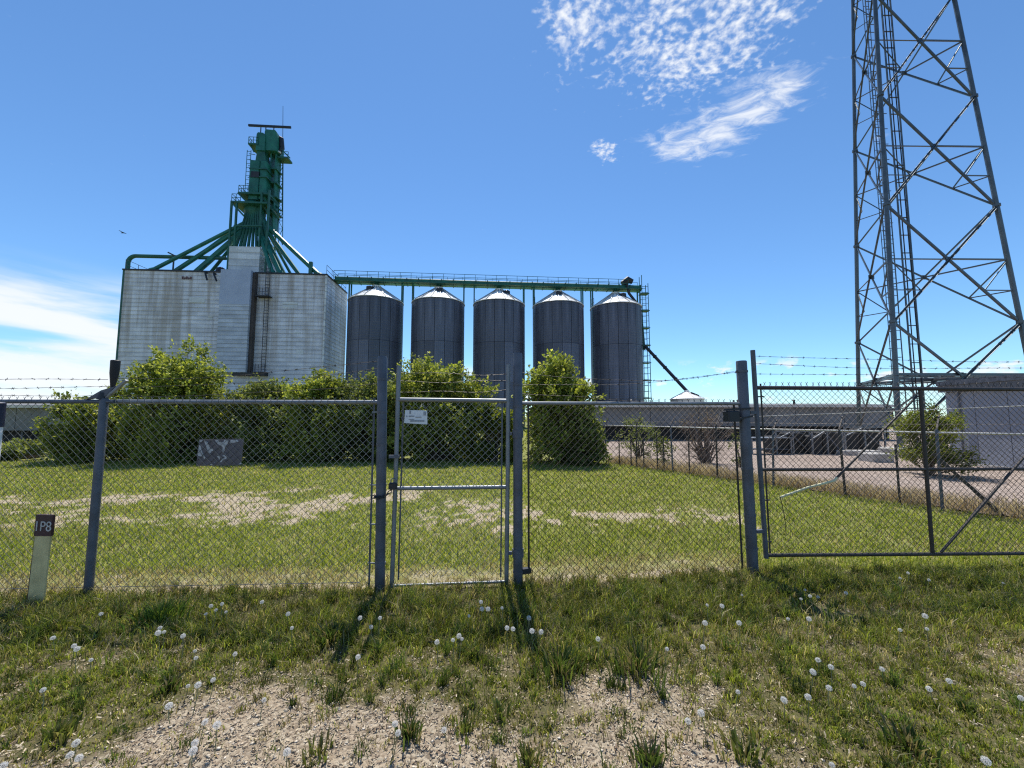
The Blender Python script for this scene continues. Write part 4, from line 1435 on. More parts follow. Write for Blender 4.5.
# ---- pedestrian gate
dg = Vector((P2.x - P1.x, P2.y - P1.y, 0))
WG = dg.length
pg = thing('pedestrian_gate', 'narrow chain link pedestrian gate with a small white notice', 'gate', (P1.x, P1.y, 0), math.atan2(dg.y, dg.x))
ga, gb = 0.112, WG - 0.115
for x, zt in ((ga, 2.19), (gb, 2.21)):
    MB().tube([(x, 0, 0.02), (x + 0.012, 0, 1.1), (x + 0.018, 0, zt)], 0.022, 10).build('stile', M_GALV, pg, True)
MB().tube([(ga, 0, 1.845), (gb + 0.02, 0, 1.835)], 0.022, 10).build('top_rail', M_GALV, pg, True)
MB().tube([(ga, 0, 0.965), (gb, 0, 0.965)], 0.020, 10).build('middle_rail', M_GALV, pg, True)
MB().tube([(ga, 0, 0.035), (gb, 0, 0.045)], 0.014, 10).build('bottom_rail', M_GALV, pg, True)
cm = chain_link('chain_link_mesh', gb - ga - 0.1, 0.10, 1.82, pg, prongs=False)
cm.location = (ga + 0.05, 0.026, 0)
for x in (ga + 0.055, gb - 0.055):
    MB().bar((x, 0.026, 0.08), (x + 0.012, 0.026, 1.87), 0.015, 0.008).build('tension_bar', M_GALVD, pg)
for (za, zb) in ((2.13, 2.11), (2.03, 2.05), (1.93, 1.945)):
    barbed(pg, (ga + 0.02, 0, za), (gb + 0.02, 0, zb), 0.012)
for z in (0.32, 1.5):
    MB().tube([(WG, 0, z - 0.04), (WG, 0, z + 0.04)], 0.057, 12).build('hinge_band', M_GALVD, pg)
    MB().bar((WG - 0.06, 0, z), (gb, 0, z), 0.03).build('hinge_strap', M_GALVD, pg)
MB().bar((ga - 0.05, -0.03, 1.28), (ga + 0.05, -0.03, 1.28), 0.03).build('latch', M_GALVD, pg)
o = MB()
for k in range(9):
    f = k / 8
    p_ = Vector((-0.07 + 0.20 * f, -0.065 + 0.03 * f, 0.90 + 0.10 * f - 0.05 * math.sin(math.pi * f)))
    d_ = Vector((0.021, 0.004, 0.009))
    q_ = Vector((0, 0.012, 0.004)) if k % 2 else Vector((0, -0.002, 0.012))
    o.tube([p_ - d_, p_ - d_ * 0.5 + q_, p_ + d_ * 0.5 + q_, p_ + d_, p_ + d_ * 0.5 - q_, p_ - d_ * 0.5 - q_, p_ - d_], 0.005, 5)
o.tube([(-0.07, 0.0, 0.89), (-0.06, -0.06, 0.90)], 0.008, 6)
lk = thing('padlock_chain', 'dark chain and padlock tying the pedestrian gate to its post', 'padlock', (P1.x, P1.y, 0), math.atan2(dg.y, dg.x))
o.build('chain', M_DARK, lk)
MB().bevbox(ga - 0.045, ga + 0.035, -0.06, -0.025, 0.965, 1.03, 0.01).build('lock_body', M_DARK, lk)
MB().tube([(ga - 0.025, -0.042, 1.03), (ga - 0.025, -0.042, 1.055), (ga - 0.005, -0.042, 1.07), (ga + 0.015, -0.042, 1.055), (ga + 0.015, -0.042, 1.03)], 0.006, 6).build('shackle', M_GALV, lk)
# notice on the gate
sx0, sx1 = ga + 0.085, ga + 0.315
ns = thing('gate_notice', 'small white printed notice wired to the pedestrian gate', 'sign', (P1.x, P1.y, 0), math.atan2(dg.y, dg.x))
plate = MB().poly([(sx0, -0.012, 1.61), (sx1, -0.012, 1.595), (sx1 - 0.004, -0.012, 1.735), (sx0 + 0.008, -0.012, 1.74),
           (sx0, -0.006, 1.61), (sx1, -0.006, 1.595), (sx1 - 0.004, -0.006, 1.735), (sx0 + 0.008, -0.006, 1.74)],
          [(0, 1, 2, 3), (7, 6, 5, 4), (0, 4, 5, 1), (1, 5, 6, 2), (2, 6, 7, 3), (3, 7, 4, 0)]).build('plate', M_SIGNW, ns)
for (xa, xb, za, zb) in ((0.05, 0.065, 1.70, 1.735), (0.045, 0.10, 1.672, 1.684), (0.11, 0.17, 1.664, 1.673), (0.06, 0.20, 1.622, 1.640), (0.045, 0.10, 1.642, 1.652), (0.19, 0.215, 1.685, 1.725), (0.018, 0.03, 1.67, 1.685)):
    MB().box(sx0 + xa, sx0 + xb, -0.0145, -0.0125, za, zb).build('printed_line', M_PRINT, ns)

# ---- right fence run
dr = Vector((P3.x - P2.x, P3.y - P2.y, 0))
LR = dr.length
fr2 = thing('chain_link_fence', 'short chain link fence panel between the pedestrian gate and vehicle gate', 'fence', (P2.x, P2.y, 0), math.atan2(dr.y, dr.x))
post(fr2, 0, 0, 2.33, 0.048, 'terminal_post', lean=(0.0, 0))
post(fr2, LR, 0, 2.30, 0.057, 'terminal_post', lean=(-0.02, 0))
MB().tube([(0.04, 0, FZ - 0.01), (LR - 0.05, 0, FZ)], 0.019, 10).build('top_rail', M_GALV, fr2, True)
cm = chain_link('chain_link_mesh', LR - 0.22, 0.03, FZ + 0.0, fr2, wire=0.0027, m_=M_RUSTW)
cm.location = (0.11, 0.03, 0)
MB().bar((0.115, 0.03, 0.1), (0.115, 0.03, 1.86), 0.02, 0.008).build('tension_bar', M_RUSTW, fr2)
MB().bar((LR - 0.1, 0.03, 0.0), (LR - 0.115, 0.03, 1.86), 0.02, 0.008).build('tension_bar', M_RUSTW, fr2)
for z in (0.14, 0.5, 0.9, 1.5, 1.78, 2.0):
    band(fr2, 0, 0, z, 0.048)
for z in (0.25, 0.6, 1.1, 1.76, 2.18):
    band(fr2, LR - 0.02 * z / 2.3, 0, z, 0.057)
MB().bar((0.04, 0.0, 0.14), (0.13, 0.02, 0.14), 0.05).build('band_bolt', M_DARK, fr2)
barbed(fr2, (0.04, 0, 2.14), (LR - 0.08, 0, 2.18), 0.10)
barbed(fr2, (0.04, 0, 2.00), (LR - 0.08, 0, 2.17), 0.05)
barbed(fr2, (0.04, 0, 1.92), (LR * 0.6, 0, 1.84), 0.01)
m = MB()
m.bevbox(LR - 0.24, LR - 0.10, -0.05, 0.06, 1.62, 1.74, 0.012)
lb = m.build('latch_box', M_DARK, fr2)
MB().bar((LR - 0.26, 0, 1.75), (LR + 0.02, -0.06, 1.765), 0.02).build('latch_bar', M_DARK, fr2)
MB().bar((LR - 0.14, -0.02, 1.64), (LR + 0.04, -0.06, 1.68), 0.02).build('latch_bar', M_DARK, fr2)

# ---- vehicle gate
G0 = at(760, 470, 4.52)
G0 = Vector((G0.x, 4.52, 0))
gate = thing('vehicle_gate', 'wide dark framed chain link vehicle gate with a bent brace rod', 'gate', G0, R(1.2))
GW = 4.6
gz0, gz1 = 0.16, 2.0
MB().tube([(0.02, 0, gz0 - 0.03), (0.0, 0, 1.2), (-0.015, 0, 2.43)], 0.025, 10).build('stile', M_GALVD, gate, True)
MB().tube([(GW, 0, gz0 - 0.03), (GW, 0, 2.43)], 0.025, 10).build('stile', M_GALVD, gate, True)
MB().tube([(1.885, 0, gz0), (1.90, 0, gz1)], 0.019, 10).build('middle_stile', M_RUSTW, gate, True)
MB().tube([(0, 0, gz1), (GW, 0, gz1 - 0.02)], 0.023, 10).build('top_rail', M_RUSTW, gate, True)
MB().tube([(0, 0, 1.085), (GW, 0, 1.085)], 0.018, 10).build('middle_rail', M_RUSTW, gate, True)
MB().tube([(0.02, 0, gz0), (GW, 0, gz0)], 0.019, 10).build('bottom_rail', M_RUSTW, gate, True)
cm = chain_link('chain_link_mesh', GW - 0.16, gz0, gz1 + 0.02, gate, wire=0.0027, m_=M_RUSTW)
cm.location = (0.08, 0.03, 0)
MB().bar((0.085, 0.03, gz0 - 0.02), (0.075, 0.03, gz1 + 0.05), 0.016, 0.008).build('tension_bar', M_RUSTW, gate)
for z in (0.3, 0.75, 1.3, 1.9):
    MB().bar((0.0, 0.01, z), (0.10, 0.02, z), 0.014).build('band_bolt', M_RUSTW, gate)
MB().tube([(1.83, -0.03, gz1 - 0.09), (0.84, -0.03, 1.0)], 0.012, 8).build('brace_rod', M_RUSTW, gate)
MB().tube([(0.84, -0.03, 1.0), (0.80, -0.035, 0.965), (0.5, -0.05, 0.90), (0.17, -0.06, 0.795)], 0.013, 8).build('bent_brace_rod', M_YELLOW, gate, True)
MB().tube([(0.17, -0.06, 0.795), (0.20, -0.05, 0.68), (0.225, -0.04, 0.55), (0.22, -0.04, 0.42)], 0.004, 5).build('loose_wire', M_RUSTW, gate)
MB().tube([(1.95, -0.03, gz0 + 0.03), (3.2, -0.03, 1.42), (3.75, -0.03, gz1 - 0.06)], 0.013, 8).build('brace_rod', M_RUSTW, gate)
for z, s_ in ((2.37, 0.05), (2.27, 0.035), (2.165, 0.02)):
    barbed(gate, (0.0, 0, z), (GW, 0, z - 0.02), s_)
MB().bar((0.0, 0, 0.42), (-0.09, -0.02, 0.42), 0.035).build('hinge', M_GALVD, gate)
MB().bar((0.0, 0, 1.72), (-0.10, -0.02, 1.72), 0.035).build('hinge', M_GALVD, gate)

# ---- flaking grey sign on the left fence
px0, px1 = 195.5, 241
s0_ = at(195, 466, 3.93)
s1_ = at(241.5, 439, 3.93)
sgn = thing('flaking_sign', 'weathered grey sign with flaking pale lettering wired to the left fence', 'sign', (s0_.x, s0_.y + 0.018, s0_.z), math.atan2(dl.y, dl.x))
SW, SH = s1_.x - s0_.x, s1_.z - s0_.z
MB().poly([(0, -0.004, 0), (SW * 0.965, -0.004, 0.003), (SW, -0.004, SH), (0.012, -0.004, SH * 0.985), (0, 0.004, 0), (SW * 0.965, 0.004, 0.003), (SW, 0.004, SH), (0.012, 0.004, SH * 0.985)],
          [(0, 1, 2, 3), (7, 6, 5, 4), (0, 4, 5, 1), (1, 5, 6, 2), (2, 6, 7, 3), (3, 7, 4, 0)]).build('plate', M_SIGND, sgn)
flakes = [[(0.02, 0.40), (0.05, 0.36), (0.18, 0.34), (0.205, 0.30), (0.17, 0.25), (0.12, 0.50), (0.06, 0.78), (0.04, 0.78), (0.03, 0.60)],
          [(0.04, 0.95), (0.05, 0.88), (0.09, 0.90), (0.12, 0.96)],
          [(0.14, 0.95), (0.20, 0.70), (0.25, 0.48), (0.29, 0.46), (0.31, 0.53), (0.36, 0.56), (0.34, 0.62), (0.28, 0.65), (0.22, 0.88)],
          [(0.38, 0.96), (0.41, 0.86), (0.50, 0.75), (0.56, 0.70), (0.55, 0.52), (0.57, 0.49), (0.61, 0.58), (0.61, 0.72), (0.66, 0.82), (0.67, 0.96), (0.58, 0.96), (0.57, 0.88), (0.48, 0.88), (0.46, 0.96)],
          [(0.72, 0.96), (0.72, 0.83), (0.83, 0.87), (0.90, 0.90), (0.86, 0.96)],
          [(0.43, 0.36), (0.47, 0.30), (0.50, 0.22), (0.52, 0.30), (0.48, 0.37)],
          [(0.53, 0.18), (0.51, 0.12), (0.55, 0.14), (0.58, 0.22), (0.65, 0.26), (0.66, 0.32), (0.60, 0.40), (0.55, 0.36), (0.60, 0.34), (0.62, 0.29), (0.56, 0.25)],
          [(0.30, 0.05), (0.34, 0.02), (0.37, 0.03), (0.33, 0.07)], [(0.92, 0.05), (0.98, 0.06), (0.97, 0.12)], [(0.39, 0.12), (0.41, 0.10), (0.42, 0.13)]]
for fl_ in flakes:
    n_ = len(fl_)
    mb = MB()
    mb.poly([(x * SW, -0.0075, y * SH) for x, y in fl_] + [(x * SW, -0.0045, y * SH) for x, y in fl_],
            [tuple(range(n_)), tuple(range(2 * n_ - 1, n_ - 1, -1))] + [((i + 1) % n_, i, n_ + i, n_ + (i + 1) % n_) for i in range(n_)])
    mb.build('paint_flake', M_SIGNP, sgn)

# ---- marker posts
mk = ground(37, 603)
mp = thing('marker_post', 'cream marker post with a maroon lettered top in front of the fence', 'marker post', mk, R(-4))
mh = 0.775
mw = 0.165
MB().poly([(-mw / 2, -0.012, -0.05), (mw / 2, -0.02, -0.05), (mw / 2 + 0.015, -0.02, mh), (-mw / 2 + 0.02, -0.012, mh), (-mw / 2 - 0.004, 0.002, -0.05), (mw / 2, -0.006, -0.05), (mw / 2 + 0.015, -0.006, mh), (-mw / 2 + 0.016, 0.002, mh)],
          [(0, 1, 2, 3), (7, 6, 5, 4), (0, 4, 5, 1), (1, 5, 6, 2), (2, 6, 7, 3), (3, 7, 4, 0)]).build('blade', M_CREAM, mp)
MB().poly([(-mw / 2 + 0.008, -0.0165, mh - 0.185), (mw / 2 + 0.022, -0.0245, mh - 0.180), (mw / 2 + 0.024, -0.0245, mh + 0.006), (-mw / 2 + 0.012, -0.0165, mh + 0.006),
           (-mw / 2 + 0.008, 0.006, mh - 0.185), (mw / 2 + 0.022, -0.002, mh - 0.180), (mw / 2 + 0.024, -0.002, mh + 0.006), (-mw / 2 + 0.012, 0.006, mh + 0.006)],
          [(0, 1, 2, 3), (7, 6, 5, 4), (0, 4, 5, 1), (1, 5, 6, 2), (2, 6, 7, 3), (3, 7, 4, 0)]).build('top_band', M_MAROON, mp)
MB().tube([(-mw / 2 - 0.006, 0.0, 0.0), (-mw / 2 + 0.0, 0.0, mh * 0.35), (-mw / 2 + 0.012, 0.0, mh - 0.2)], 0.010, 6).build('dark_edge', M_MAROON, mp)


def text_mesh(s, size, m_, parent, loc, rot=(math.pi / 2, 0, 0), name='lettering'):
    cu = bpy.data.curves.new('lettering', 'FONT')
    cu.body = s
    cu.size = size
    cu.extrude = 0.0012
    cu.align_x, cu.align_y = 'CENTER', 'CENTER'
    tmp = bpy.data.objects.new('tmp_text', cu)
    COL.objects.link(tmp)
    me = bpy.data.meshes.new_from_object(tmp.evaluated_get(bpy.context.evaluated_depsgraph_get()))
    bpy.data.objects.remove(tmp)
    o = link(name, me, None, parent)
    me.materials.clear()
    me.materials.append(m_)
    o.location, o.rotation_euler = loc, rot
    return o


text_mesh('1P8', 0.125, mat('worn white letters', (0.50, 0.47, 0.45), 0.6, 0, 0.2, 30.0), mp, (0.015, -0.0228, mh - 0.10), (math.pi / 2, 0, -0.05))
wt = at(-4.0, 402, 3.70)
wm_ = thing('pipeline_marker', 'white round marker post with a navy cap at the left edge', 'marker post', (wt.x, 3.70, 0))
MB().tube([(0, 0, -0.05), (0, 0, wt.z - 0.23)], 0.058, 18).build('tube', M_WHITEP, wm_, True)
MB().tube([(0, 0, wt.z - 0.23), (0, 0, wt.z - 0.01), (0, 0, wt.z)], [0.064, 0.064, 0.05], 18).build('cap', M_NAVY, wm_, True)

# ------------------------------------------------------------------ back fence
bfv = BF1 - BF0
bf = thing('wire_yard_fence', 'low wire fence with dark leaning posts dividing the lawn from the gravel yard', 'fence', BF0, math.atan2(bfv.y, bfv.x))
BL = bfv.length
bh = 1.38
NPST = 9
for k in range(NPST):
    x = BL * k / (NPST - 1) if k else 0.0
    hh = bh + random.uniform(-0.04, 0.08)
    le = random.uniform(-0.06, 0.06)
    post(bf, x, 0, hh, 0.024, 'post', m_=M_RUSTW if k % 2 else M_GALVD, lean=(le, 0))
    MB().bar((x + le, 0, hh - 0.02), (x + le, 0.22, hh + 0.26), 0.022).build('barb_arm', M_RUSTW, bf)
for x in (0.6, 1.15, 1.7, 2.25, 2.5, 3.4, 8.0):
    post(bf, x, 0.05, bh * random.uniform(0.72, 0.95), 0.02, 'stake', m_=M_RUSTW)
MB().tube([(-0.1, 0, bh - 0.02), (BL * 0.5, 0, bh - 0.01), (BL, 0, bh + 0.02)], 0.017, 8).build('top_rail', mat('pale fence pipe', (0.45, 0.44, 0.42), 0.4, 0.5, 0.15, 3.0), bf, True)  # pale pipe colour, shared by the rail and the top wire
cm = chain_link('chain_link_mesh', BL, 0.03, bh, bf, prongs=False, wire=0.0016, m_=M_RUSTW)
cm.location = (0, 0.035, 0)
MB().tube([(BL * 0.40, 0.2, bh + 0.28), (BL * 0.62, 0.2, bh + 0.37), (BL * 0.85, 0.2, bh + 0.48), (BL, 0.2, bh + 0.56)], 0.009, 6).build('top_wire', MATS['pale fence pipe'], bf)
barbed(bf, (0, 0.12, bh + 0.14), (BL, 0.12, bh + 0.2), 0.03, n=10, r=0.003, m_=M_RUSTW)
MB().bar((BL * 0.745, 0.0, 1.0), (BL * 0.81, 0.1, 0.02), 0.05).build('post_brace', M_RUSTW, bf)

# ------------------------------------------------------------------ shrubs and trees
def shrub(name, label, cat, base, w_, d_, h_, lobes, pal_, leaf=0.085, per=12, twl=14, low=0.12, group='shrubs behind the lawn', seed=1, bare=False, peak=None, sparse=1.0):
    rg = np.random.default_rng(seed)
    root = thing(name, label, cat, base, 0, group)
    cs = []
    nm_ = max(4, int(round(4 + w_ * h_ * 0.85)))
    Rm = 0.20 * (w_ * h_) ** 0.5
    majors = []
    for q in range(nm_):
        a_ = q * 2.39996 + rg.normal() * 0.4 + seed
        zf = (q + 0.5) / nm_
        prof = math.sqrt(max(0.03, 1 - max(0.0, (zf - 0.30) / 0.70) ** 2.4))
        prof *= 0.72 + 0.28 * math.sin(math.pi / 2 * min(1.0, zf / 0.4))
        r_ = rg.uniform(0.40, 1.05)
        majors.append(np.array([math.cos(a_) * r_ * (w_ / 2 - Rm * 0.8) * prof, math.sin(a_) * r_ * (d_ / 2 - Rm * 0.4) * prof, max(0.1, (low + zf * (1 - low)) * (h_ - Rm * rg.uniform(0.5, 1.9)))]))
    for q in range(lobes):
        mc = majors[q % nm_]
        u = rg.normal(size=3)
        u /= np.linalg.norm(u)
        p = mc + u * Rm * np.array([1.1, 1.0, 0.9]) * rg.uniform(0.3, 1.0) ** 0.5
        p[2] = max(0.05, p[2])
        if peak is not None:
            p[0] += peak * (p[2] / h_) ** 1.5
        cs.append(p)
    for q in range(int(4 + w_ * 4)):
        a_, r_ = rg.random() * 6.28, rg.random() ** 0.5
        cs.append(np.array([math.cos(a_) * r_ * w_ * 0.44, math.sin(a_) * r_ * d_ * 0.4, h_ * (1.0 - 0.42 * r_ ** 2) * rg.uniform(0.80, 1.0)]))
    cs = np.array(cs)
    # stems
    mb = MB()
    ns = 5
    roots = [Vector((rg.uniform(-0.2, 0.2) * w_ * 0.3, rg.uniform(-0.15, 0.15), -0.05)) for _ in range(ns)]
    for i, c_ in enumerate(cs):
        if i % 2 and not bare:
            continue
        r0 = roots[i % ns]
        c_ = Vector(c_)
        mid = r0.lerp(c_, 0.5) + Vector((rg.uniform(-.1, .1), rg.uniform(-.1, .1), 0.15 * h_ * rg.random()))
        mb.tube([r0, r0.lerp(mid, 0.5) + Vector((0, 0, 0.06)), mid, c_], [0.016 * h_ ** 0.7, 0.013 * h_ ** 0.7, 0.010 * h_ ** 0.6, 0.004], 5)
    # twigs and leaves
    LP_, LD_, LS_, LC_ = [], [], [], []
    lobe_r = min(0.34, (w_ * h_) ** 0.5 * 0.105)
    for i, c_ in enumerate(cs):
        tone = (0.8 + 0.45 * ((i % nm_) * 0.618 % 1)) * rg.uniform(0.88, 1.12)
        out = np.array([c_[0] / w_, c_[1] / d_, max(0.0, c_[2] / h_ - 0.35)])
        out /= np.linalg.norm(out) + 1e-6
        for _ in range(per):
            dv = rg.normal(size=3) * 0.75 + out * 0.7 + np.array([0, 0, 0.45])
            dv /= np.linalg.norm(dv)
            ln = lobe_r * rg.uniform(0.7, 1.7)
            st = c_ + rg.normal(size=3) * lobe_r * 0.35
            if bare:
                mb.tube([Vector(st), Vector(st + dv * ln * 0.5 + rg.normal(size=3) * 0.03), Vector(st + dv * ln)], [0.004, 0.003, 0.0015], 3, cap=False)
                if rg.random() > 0.15:
                    continue
            k = max(3, int(twl * sparse))
            f = np.linspace(0.1, 1.0, k)[:, None]
            pts = st + dv * ln * f + rg.normal(size=(k, 3)) * 0.035
            ld = dv * 0.6 + rg.normal(size=(k, 3)) * 0.75
            ld /= np.linalg.norm(ld, axis=1)[:, None]
            LP_.append(pts)
            LD_.append(ld)
            LS_.append(leaf * rg.uniform(0.6, 1.25, k))
            young = (f[:, 0] > 0.7) * 0.35
            cc = np.array(pal_)[rg.choice(len(pal_), k)] * tone * (0.8 + 0.4 * rg.random((k, 1))) * (1 + young[:, None] * np.array([1.0, 0.8, 0.2]))
            LC_.append(cc)
    mb.build('trunk', M_BARK if not bare else M_TWIG, root)
    if LP_:
        P_, D_, S_, C_ = np.concatenate(LP_), np.concatenate(LD_), np.concatenate(LS_), np.concatenate(LC_)
        ok = P_[:, 2] > 0.02
        P_, D_, S_, C_ = P_[ok], D_[ok], S_[ok], C_[ok]
        n = len(P_)
        r1 = rg.normal(size=(n, 3)) + np.array([0, 0, 0.6])
        side = np.cross(D_, r1)
        side /= np.linalg.norm(side, axis=1)[:, None] + 1e-9
        nr = np.cross(side, D_)
        S3 = S_[:, None]
        V = np.zeros((n, 4, 3))
        V[:, 0] = P_
        V[:, 1] = P_ + D_ * S3 * 0.5 + side * S3 * 0.29 + nr * S3 * 0.08
        V[:, 2] = P_ + D_ * S3
        V[:, 3] = P_ + D_ * S3 * 0.5 - side * S3 * 0.29 + nr * S3 * 0.08
        T = (np.arange(n)[:, None, None] * 4 + np.array([[0, 1, 2], [0, 2, 3]])[None]).reshape(-1, 3)
        link('crown', np_mesh('crown', V.reshape(-1, 3), T, np.repeat(C_, 4, axis=0)), M_LEAF, root)
    return root


GA = [(0.18, 0.22, 0.04), (0.25, 0.285, 0.055), (0.12, 0.16, 0.034), (0.34, 0.36, 0.10)]
GB = [(0.16, 0.19, 0.06), (0.21, 0.24, 0.08), (0.11, 0.145, 0.046)]
GC = [(0.14, 0.17, 0.022), (0.18, 0.20, 0.035), (0.09, 0.125, 0.02)]


def base(px, Y):
    p = at(px, 420, Y)
    return Vector((p.x, Y, 0))


def top(py, Y):
    return at(512, py, Y).z


SH = [
    ('leafy_shrub', 'tallest bright green shrub in front of the white elevator, left of the flaking sign', 178, 15.6, 126, 348, 80, GA, 0.0),
    ('leafy_shrub', 'lower green shrub behind the left line post of the fence', 92, 15.4, 86, 400, 45, GA, 0.1),
    ('leafy_shrub', 'low grey green shrub at the far left foot of the shed', 22, 16.2, 110, 446, 22, GB, 0.0),
    ('leafy_shrub', 'dull green shrub between the flaking sign and the elevator bay', 258, 15.9, 96, 384, 55, GB, 0.0),
    ('leafy_shrub', 'green shrub with upright tips before the elevator right corner', 318, 15.5, 74, 376, 55, GA, 0.1),
    ('leafy_shrub', 'green shrub behind the left post of the pedestrian gate', 372, 16.0, 84, 372, 60, GB, 0.2),
    ('leafy_shrub', 'broad green shrub filling the view through the pedestrian gate', 436, 15.7, 122, 360, 75, GA, -0.1),
    ('leafy_shrub', 'small yellow green shrub right of the broad gate shrub', 494, 15.2, 46, 402, 26, GC, 0.0),
    ('leafy_shrub', 'dense rounded shrub in front of the fourth silo, right of the gate post', 561, 15.0, 70, 356, 62, GA, 0.0),
    ('leafy_shrub', 'dark low shrub hugging the foot of the rounded shrub', 582, 14.4, 40, 412, 26, GB, 0.0),
]
for i, (nm, lab, px, Y, wpx, pyt, lobes, pl_, low) in enumerate(SH):
    w_ = wpx / FPX * Y
    h_ = top(pyt, Y)
    shrub(nm, lab, 'shrub', base(px, Y), w_, min(w_, 3.2) * 0.8, h_, int(lobes * 2.5), pl_, 0.13, 13, 13, 0.02, seed=40 + i * 3)
shrub('sapling', 'thin pale green sapling behind the yard fence, left of the dry bush', 'sapling', base(637, 15.4), 1.7, 1.3, top(412, 15.4), 22, GB, 0.075, 9, 9, 0.12, 'saplings along the yard fence', 51, sparse=0.8)
shrub('sapling', 'small yellow green sapling beside the yard fence post', 'sapling', base(664, 13.4), 0.75, 0.7, top(437, 13.4), 10, GC, 0.07, 8, 8, 0.1, 'saplings along the yard fence', 52, sparse=0.8)
shrub('sapling', 'slight green sapling between the dry bush and the latch post', 'sapling', base(737, 13.4), 0.6, 0.6, top(432, 13.4), 7, GB, 0.06, 7, 7, 0.1, 'saplings along the yard fence', 54, sparse=0.7)
shrub('dry_bush', 'bare brown twiggy bush behind the yard fence', 'bush', base(705, 14.6), 1.9, 1.2, top(402, 14.6), 60, [(0.20, 0.15, 0.09)], 0.05, 12, 4, 0.1, None, 53, bare=True)
shrub('young_tree', 'bright yellow green young tree beside the grey hut', 'tree', base(926, 11.6), 1.85, 1.5, top(404, 11.6), 46, GC, 0.075, 15, 13, 0.16, None, 55, peak=0.35)

# dry weeds along the yard fence
def weeds(name, label, pts, n_each, hgt, cols, spread_):
    V, T, C = [], [], []
    for (x, y) in pts:
        for _ in range(n_each):
            bx, by = x + random.gauss(0, spread_), y + random.gauss(0, spread_)
            h_ = hgt * random.uniform(0.4, 1.2)
            a_ = random.random() * 6.28
            ln = random.uniform(0.1, 0.7) * h_
            wd = random.uniform(0.002, 0.005)
            o_ = len(V)
            cx_, sx_ = math.cos(a_), math.sin(a_)
            fx_, fy_ = -math.sin(a_ + 1.0) * wd, math.cos(a_ + 1.0) * wd
            h2 = h_ * random.uniform(0.55, 1.05)
            mx_, my_, mz_ = bx + cx_ * ln * .5, by + sx_ * ln * .5, h_ * 0.7
            V.extend([(bx - fx_, by - fy_, 0), (bx + fx_, by + fy_, 0), (mx_ - fx_, my_ - fy_, mz_), (mx_ + fx_, my_ + fy_, mz_), (bx + cx_ * ln * 1.4, by + sx_ * ln * 1.4, h2)])
            T.extend([(o_, o_ + 1, o_ + 3), (o_, o_ + 3, o_ + 2), (o_ + 2, o_ + 3, o_ + 4)])
            c_ = np.array(random.choice(cols)) * random.uniform(0.7, 1.25)
            C.extend([c_] * 5)
    o = link(name, np_mesh(name, np.array(V), np.array(T), np.array(C)), M_GRASS)
    tag(o, label, 'weeds', kind='stuff')


DRY = [(0.50, 0.41, 0.31), (0.36, 0.28, 0.21), (0.26, 0.19, 0.14), (0.44, 0.36, 0.26)]
pts = []
for k in range(520):
    f = random.random()
    p = BF0 + bfv * f + nrm * (0.10 + abs(random.gauss(0, 0.42)))
    pts.append((p.x, p.y))
weeds('dry_weeds', 'dry brown weeds tangled along the foot of the yard fence', pts, 26, 0.30, DRY, 0.12)

# ------------------------------------------------------------------ foreground weed clumps
def clump(px, py, label, n, hgt, spread_, cols, broad=False, seed=0):
    rg = np.random.default_rng(100 + seed)
    g_ = ground(px, py)
    g_.z = float(zground(np.array([g_.x]), np.array([g_.y]))[0])
    V, T, C = [], [], []
    for _ in range(n):
        a_, r_ = rg.random() * 6.28, abs(rg.normal()) * spread_
        bx, by = math.cos(a_) * r_, math.sin(a_) * r_
        h_ = hgt * rg.uniform(0.45, 1.1)
        la = a_ + rg.normal() * 0.6
        ln = h_ * rg.uniform(0.15, 0.75)
        wd = rg.uniform(0.003, 0.006) * (1.5 if broad else 1)
        fa = rg.random() * 6.28
        fx, fy = math.cos(fa) * wd, math.sin(fa) * wd
        lx, ly = math.cos(la) * ln, math.sin(la) * ln
        o_ = len(V)
        V += [(bx - fx, by - fy, -0.01), (bx + fx, by + fy, -0.01), (bx - fx + lx * .35, by - fy + ly * .35, h_ * .6), (bx + fx + lx * .35, by + fy + ly * .35, h_ * .6), (bx + lx, by + ly, h_ * rg.uniform(.8, 1))]
        T += [(o_, o_ + 1, o_ + 3), (o_, o_ + 3, o_ + 2), (o_ + 2, o_ + 3, o_ + 4)]
        C += [np.array(cols[rg.integers(len(cols))]) * rg.uniform(0.7, 1.25)] * 5
    o = link('weed_clump', np_mesh('weed_clump', np.array(V), np.array(T), np.array(C)), M_GRASS)
    o.location = g_
    tag(o, label, 'weed clump', 'weed clumps in the foreground')


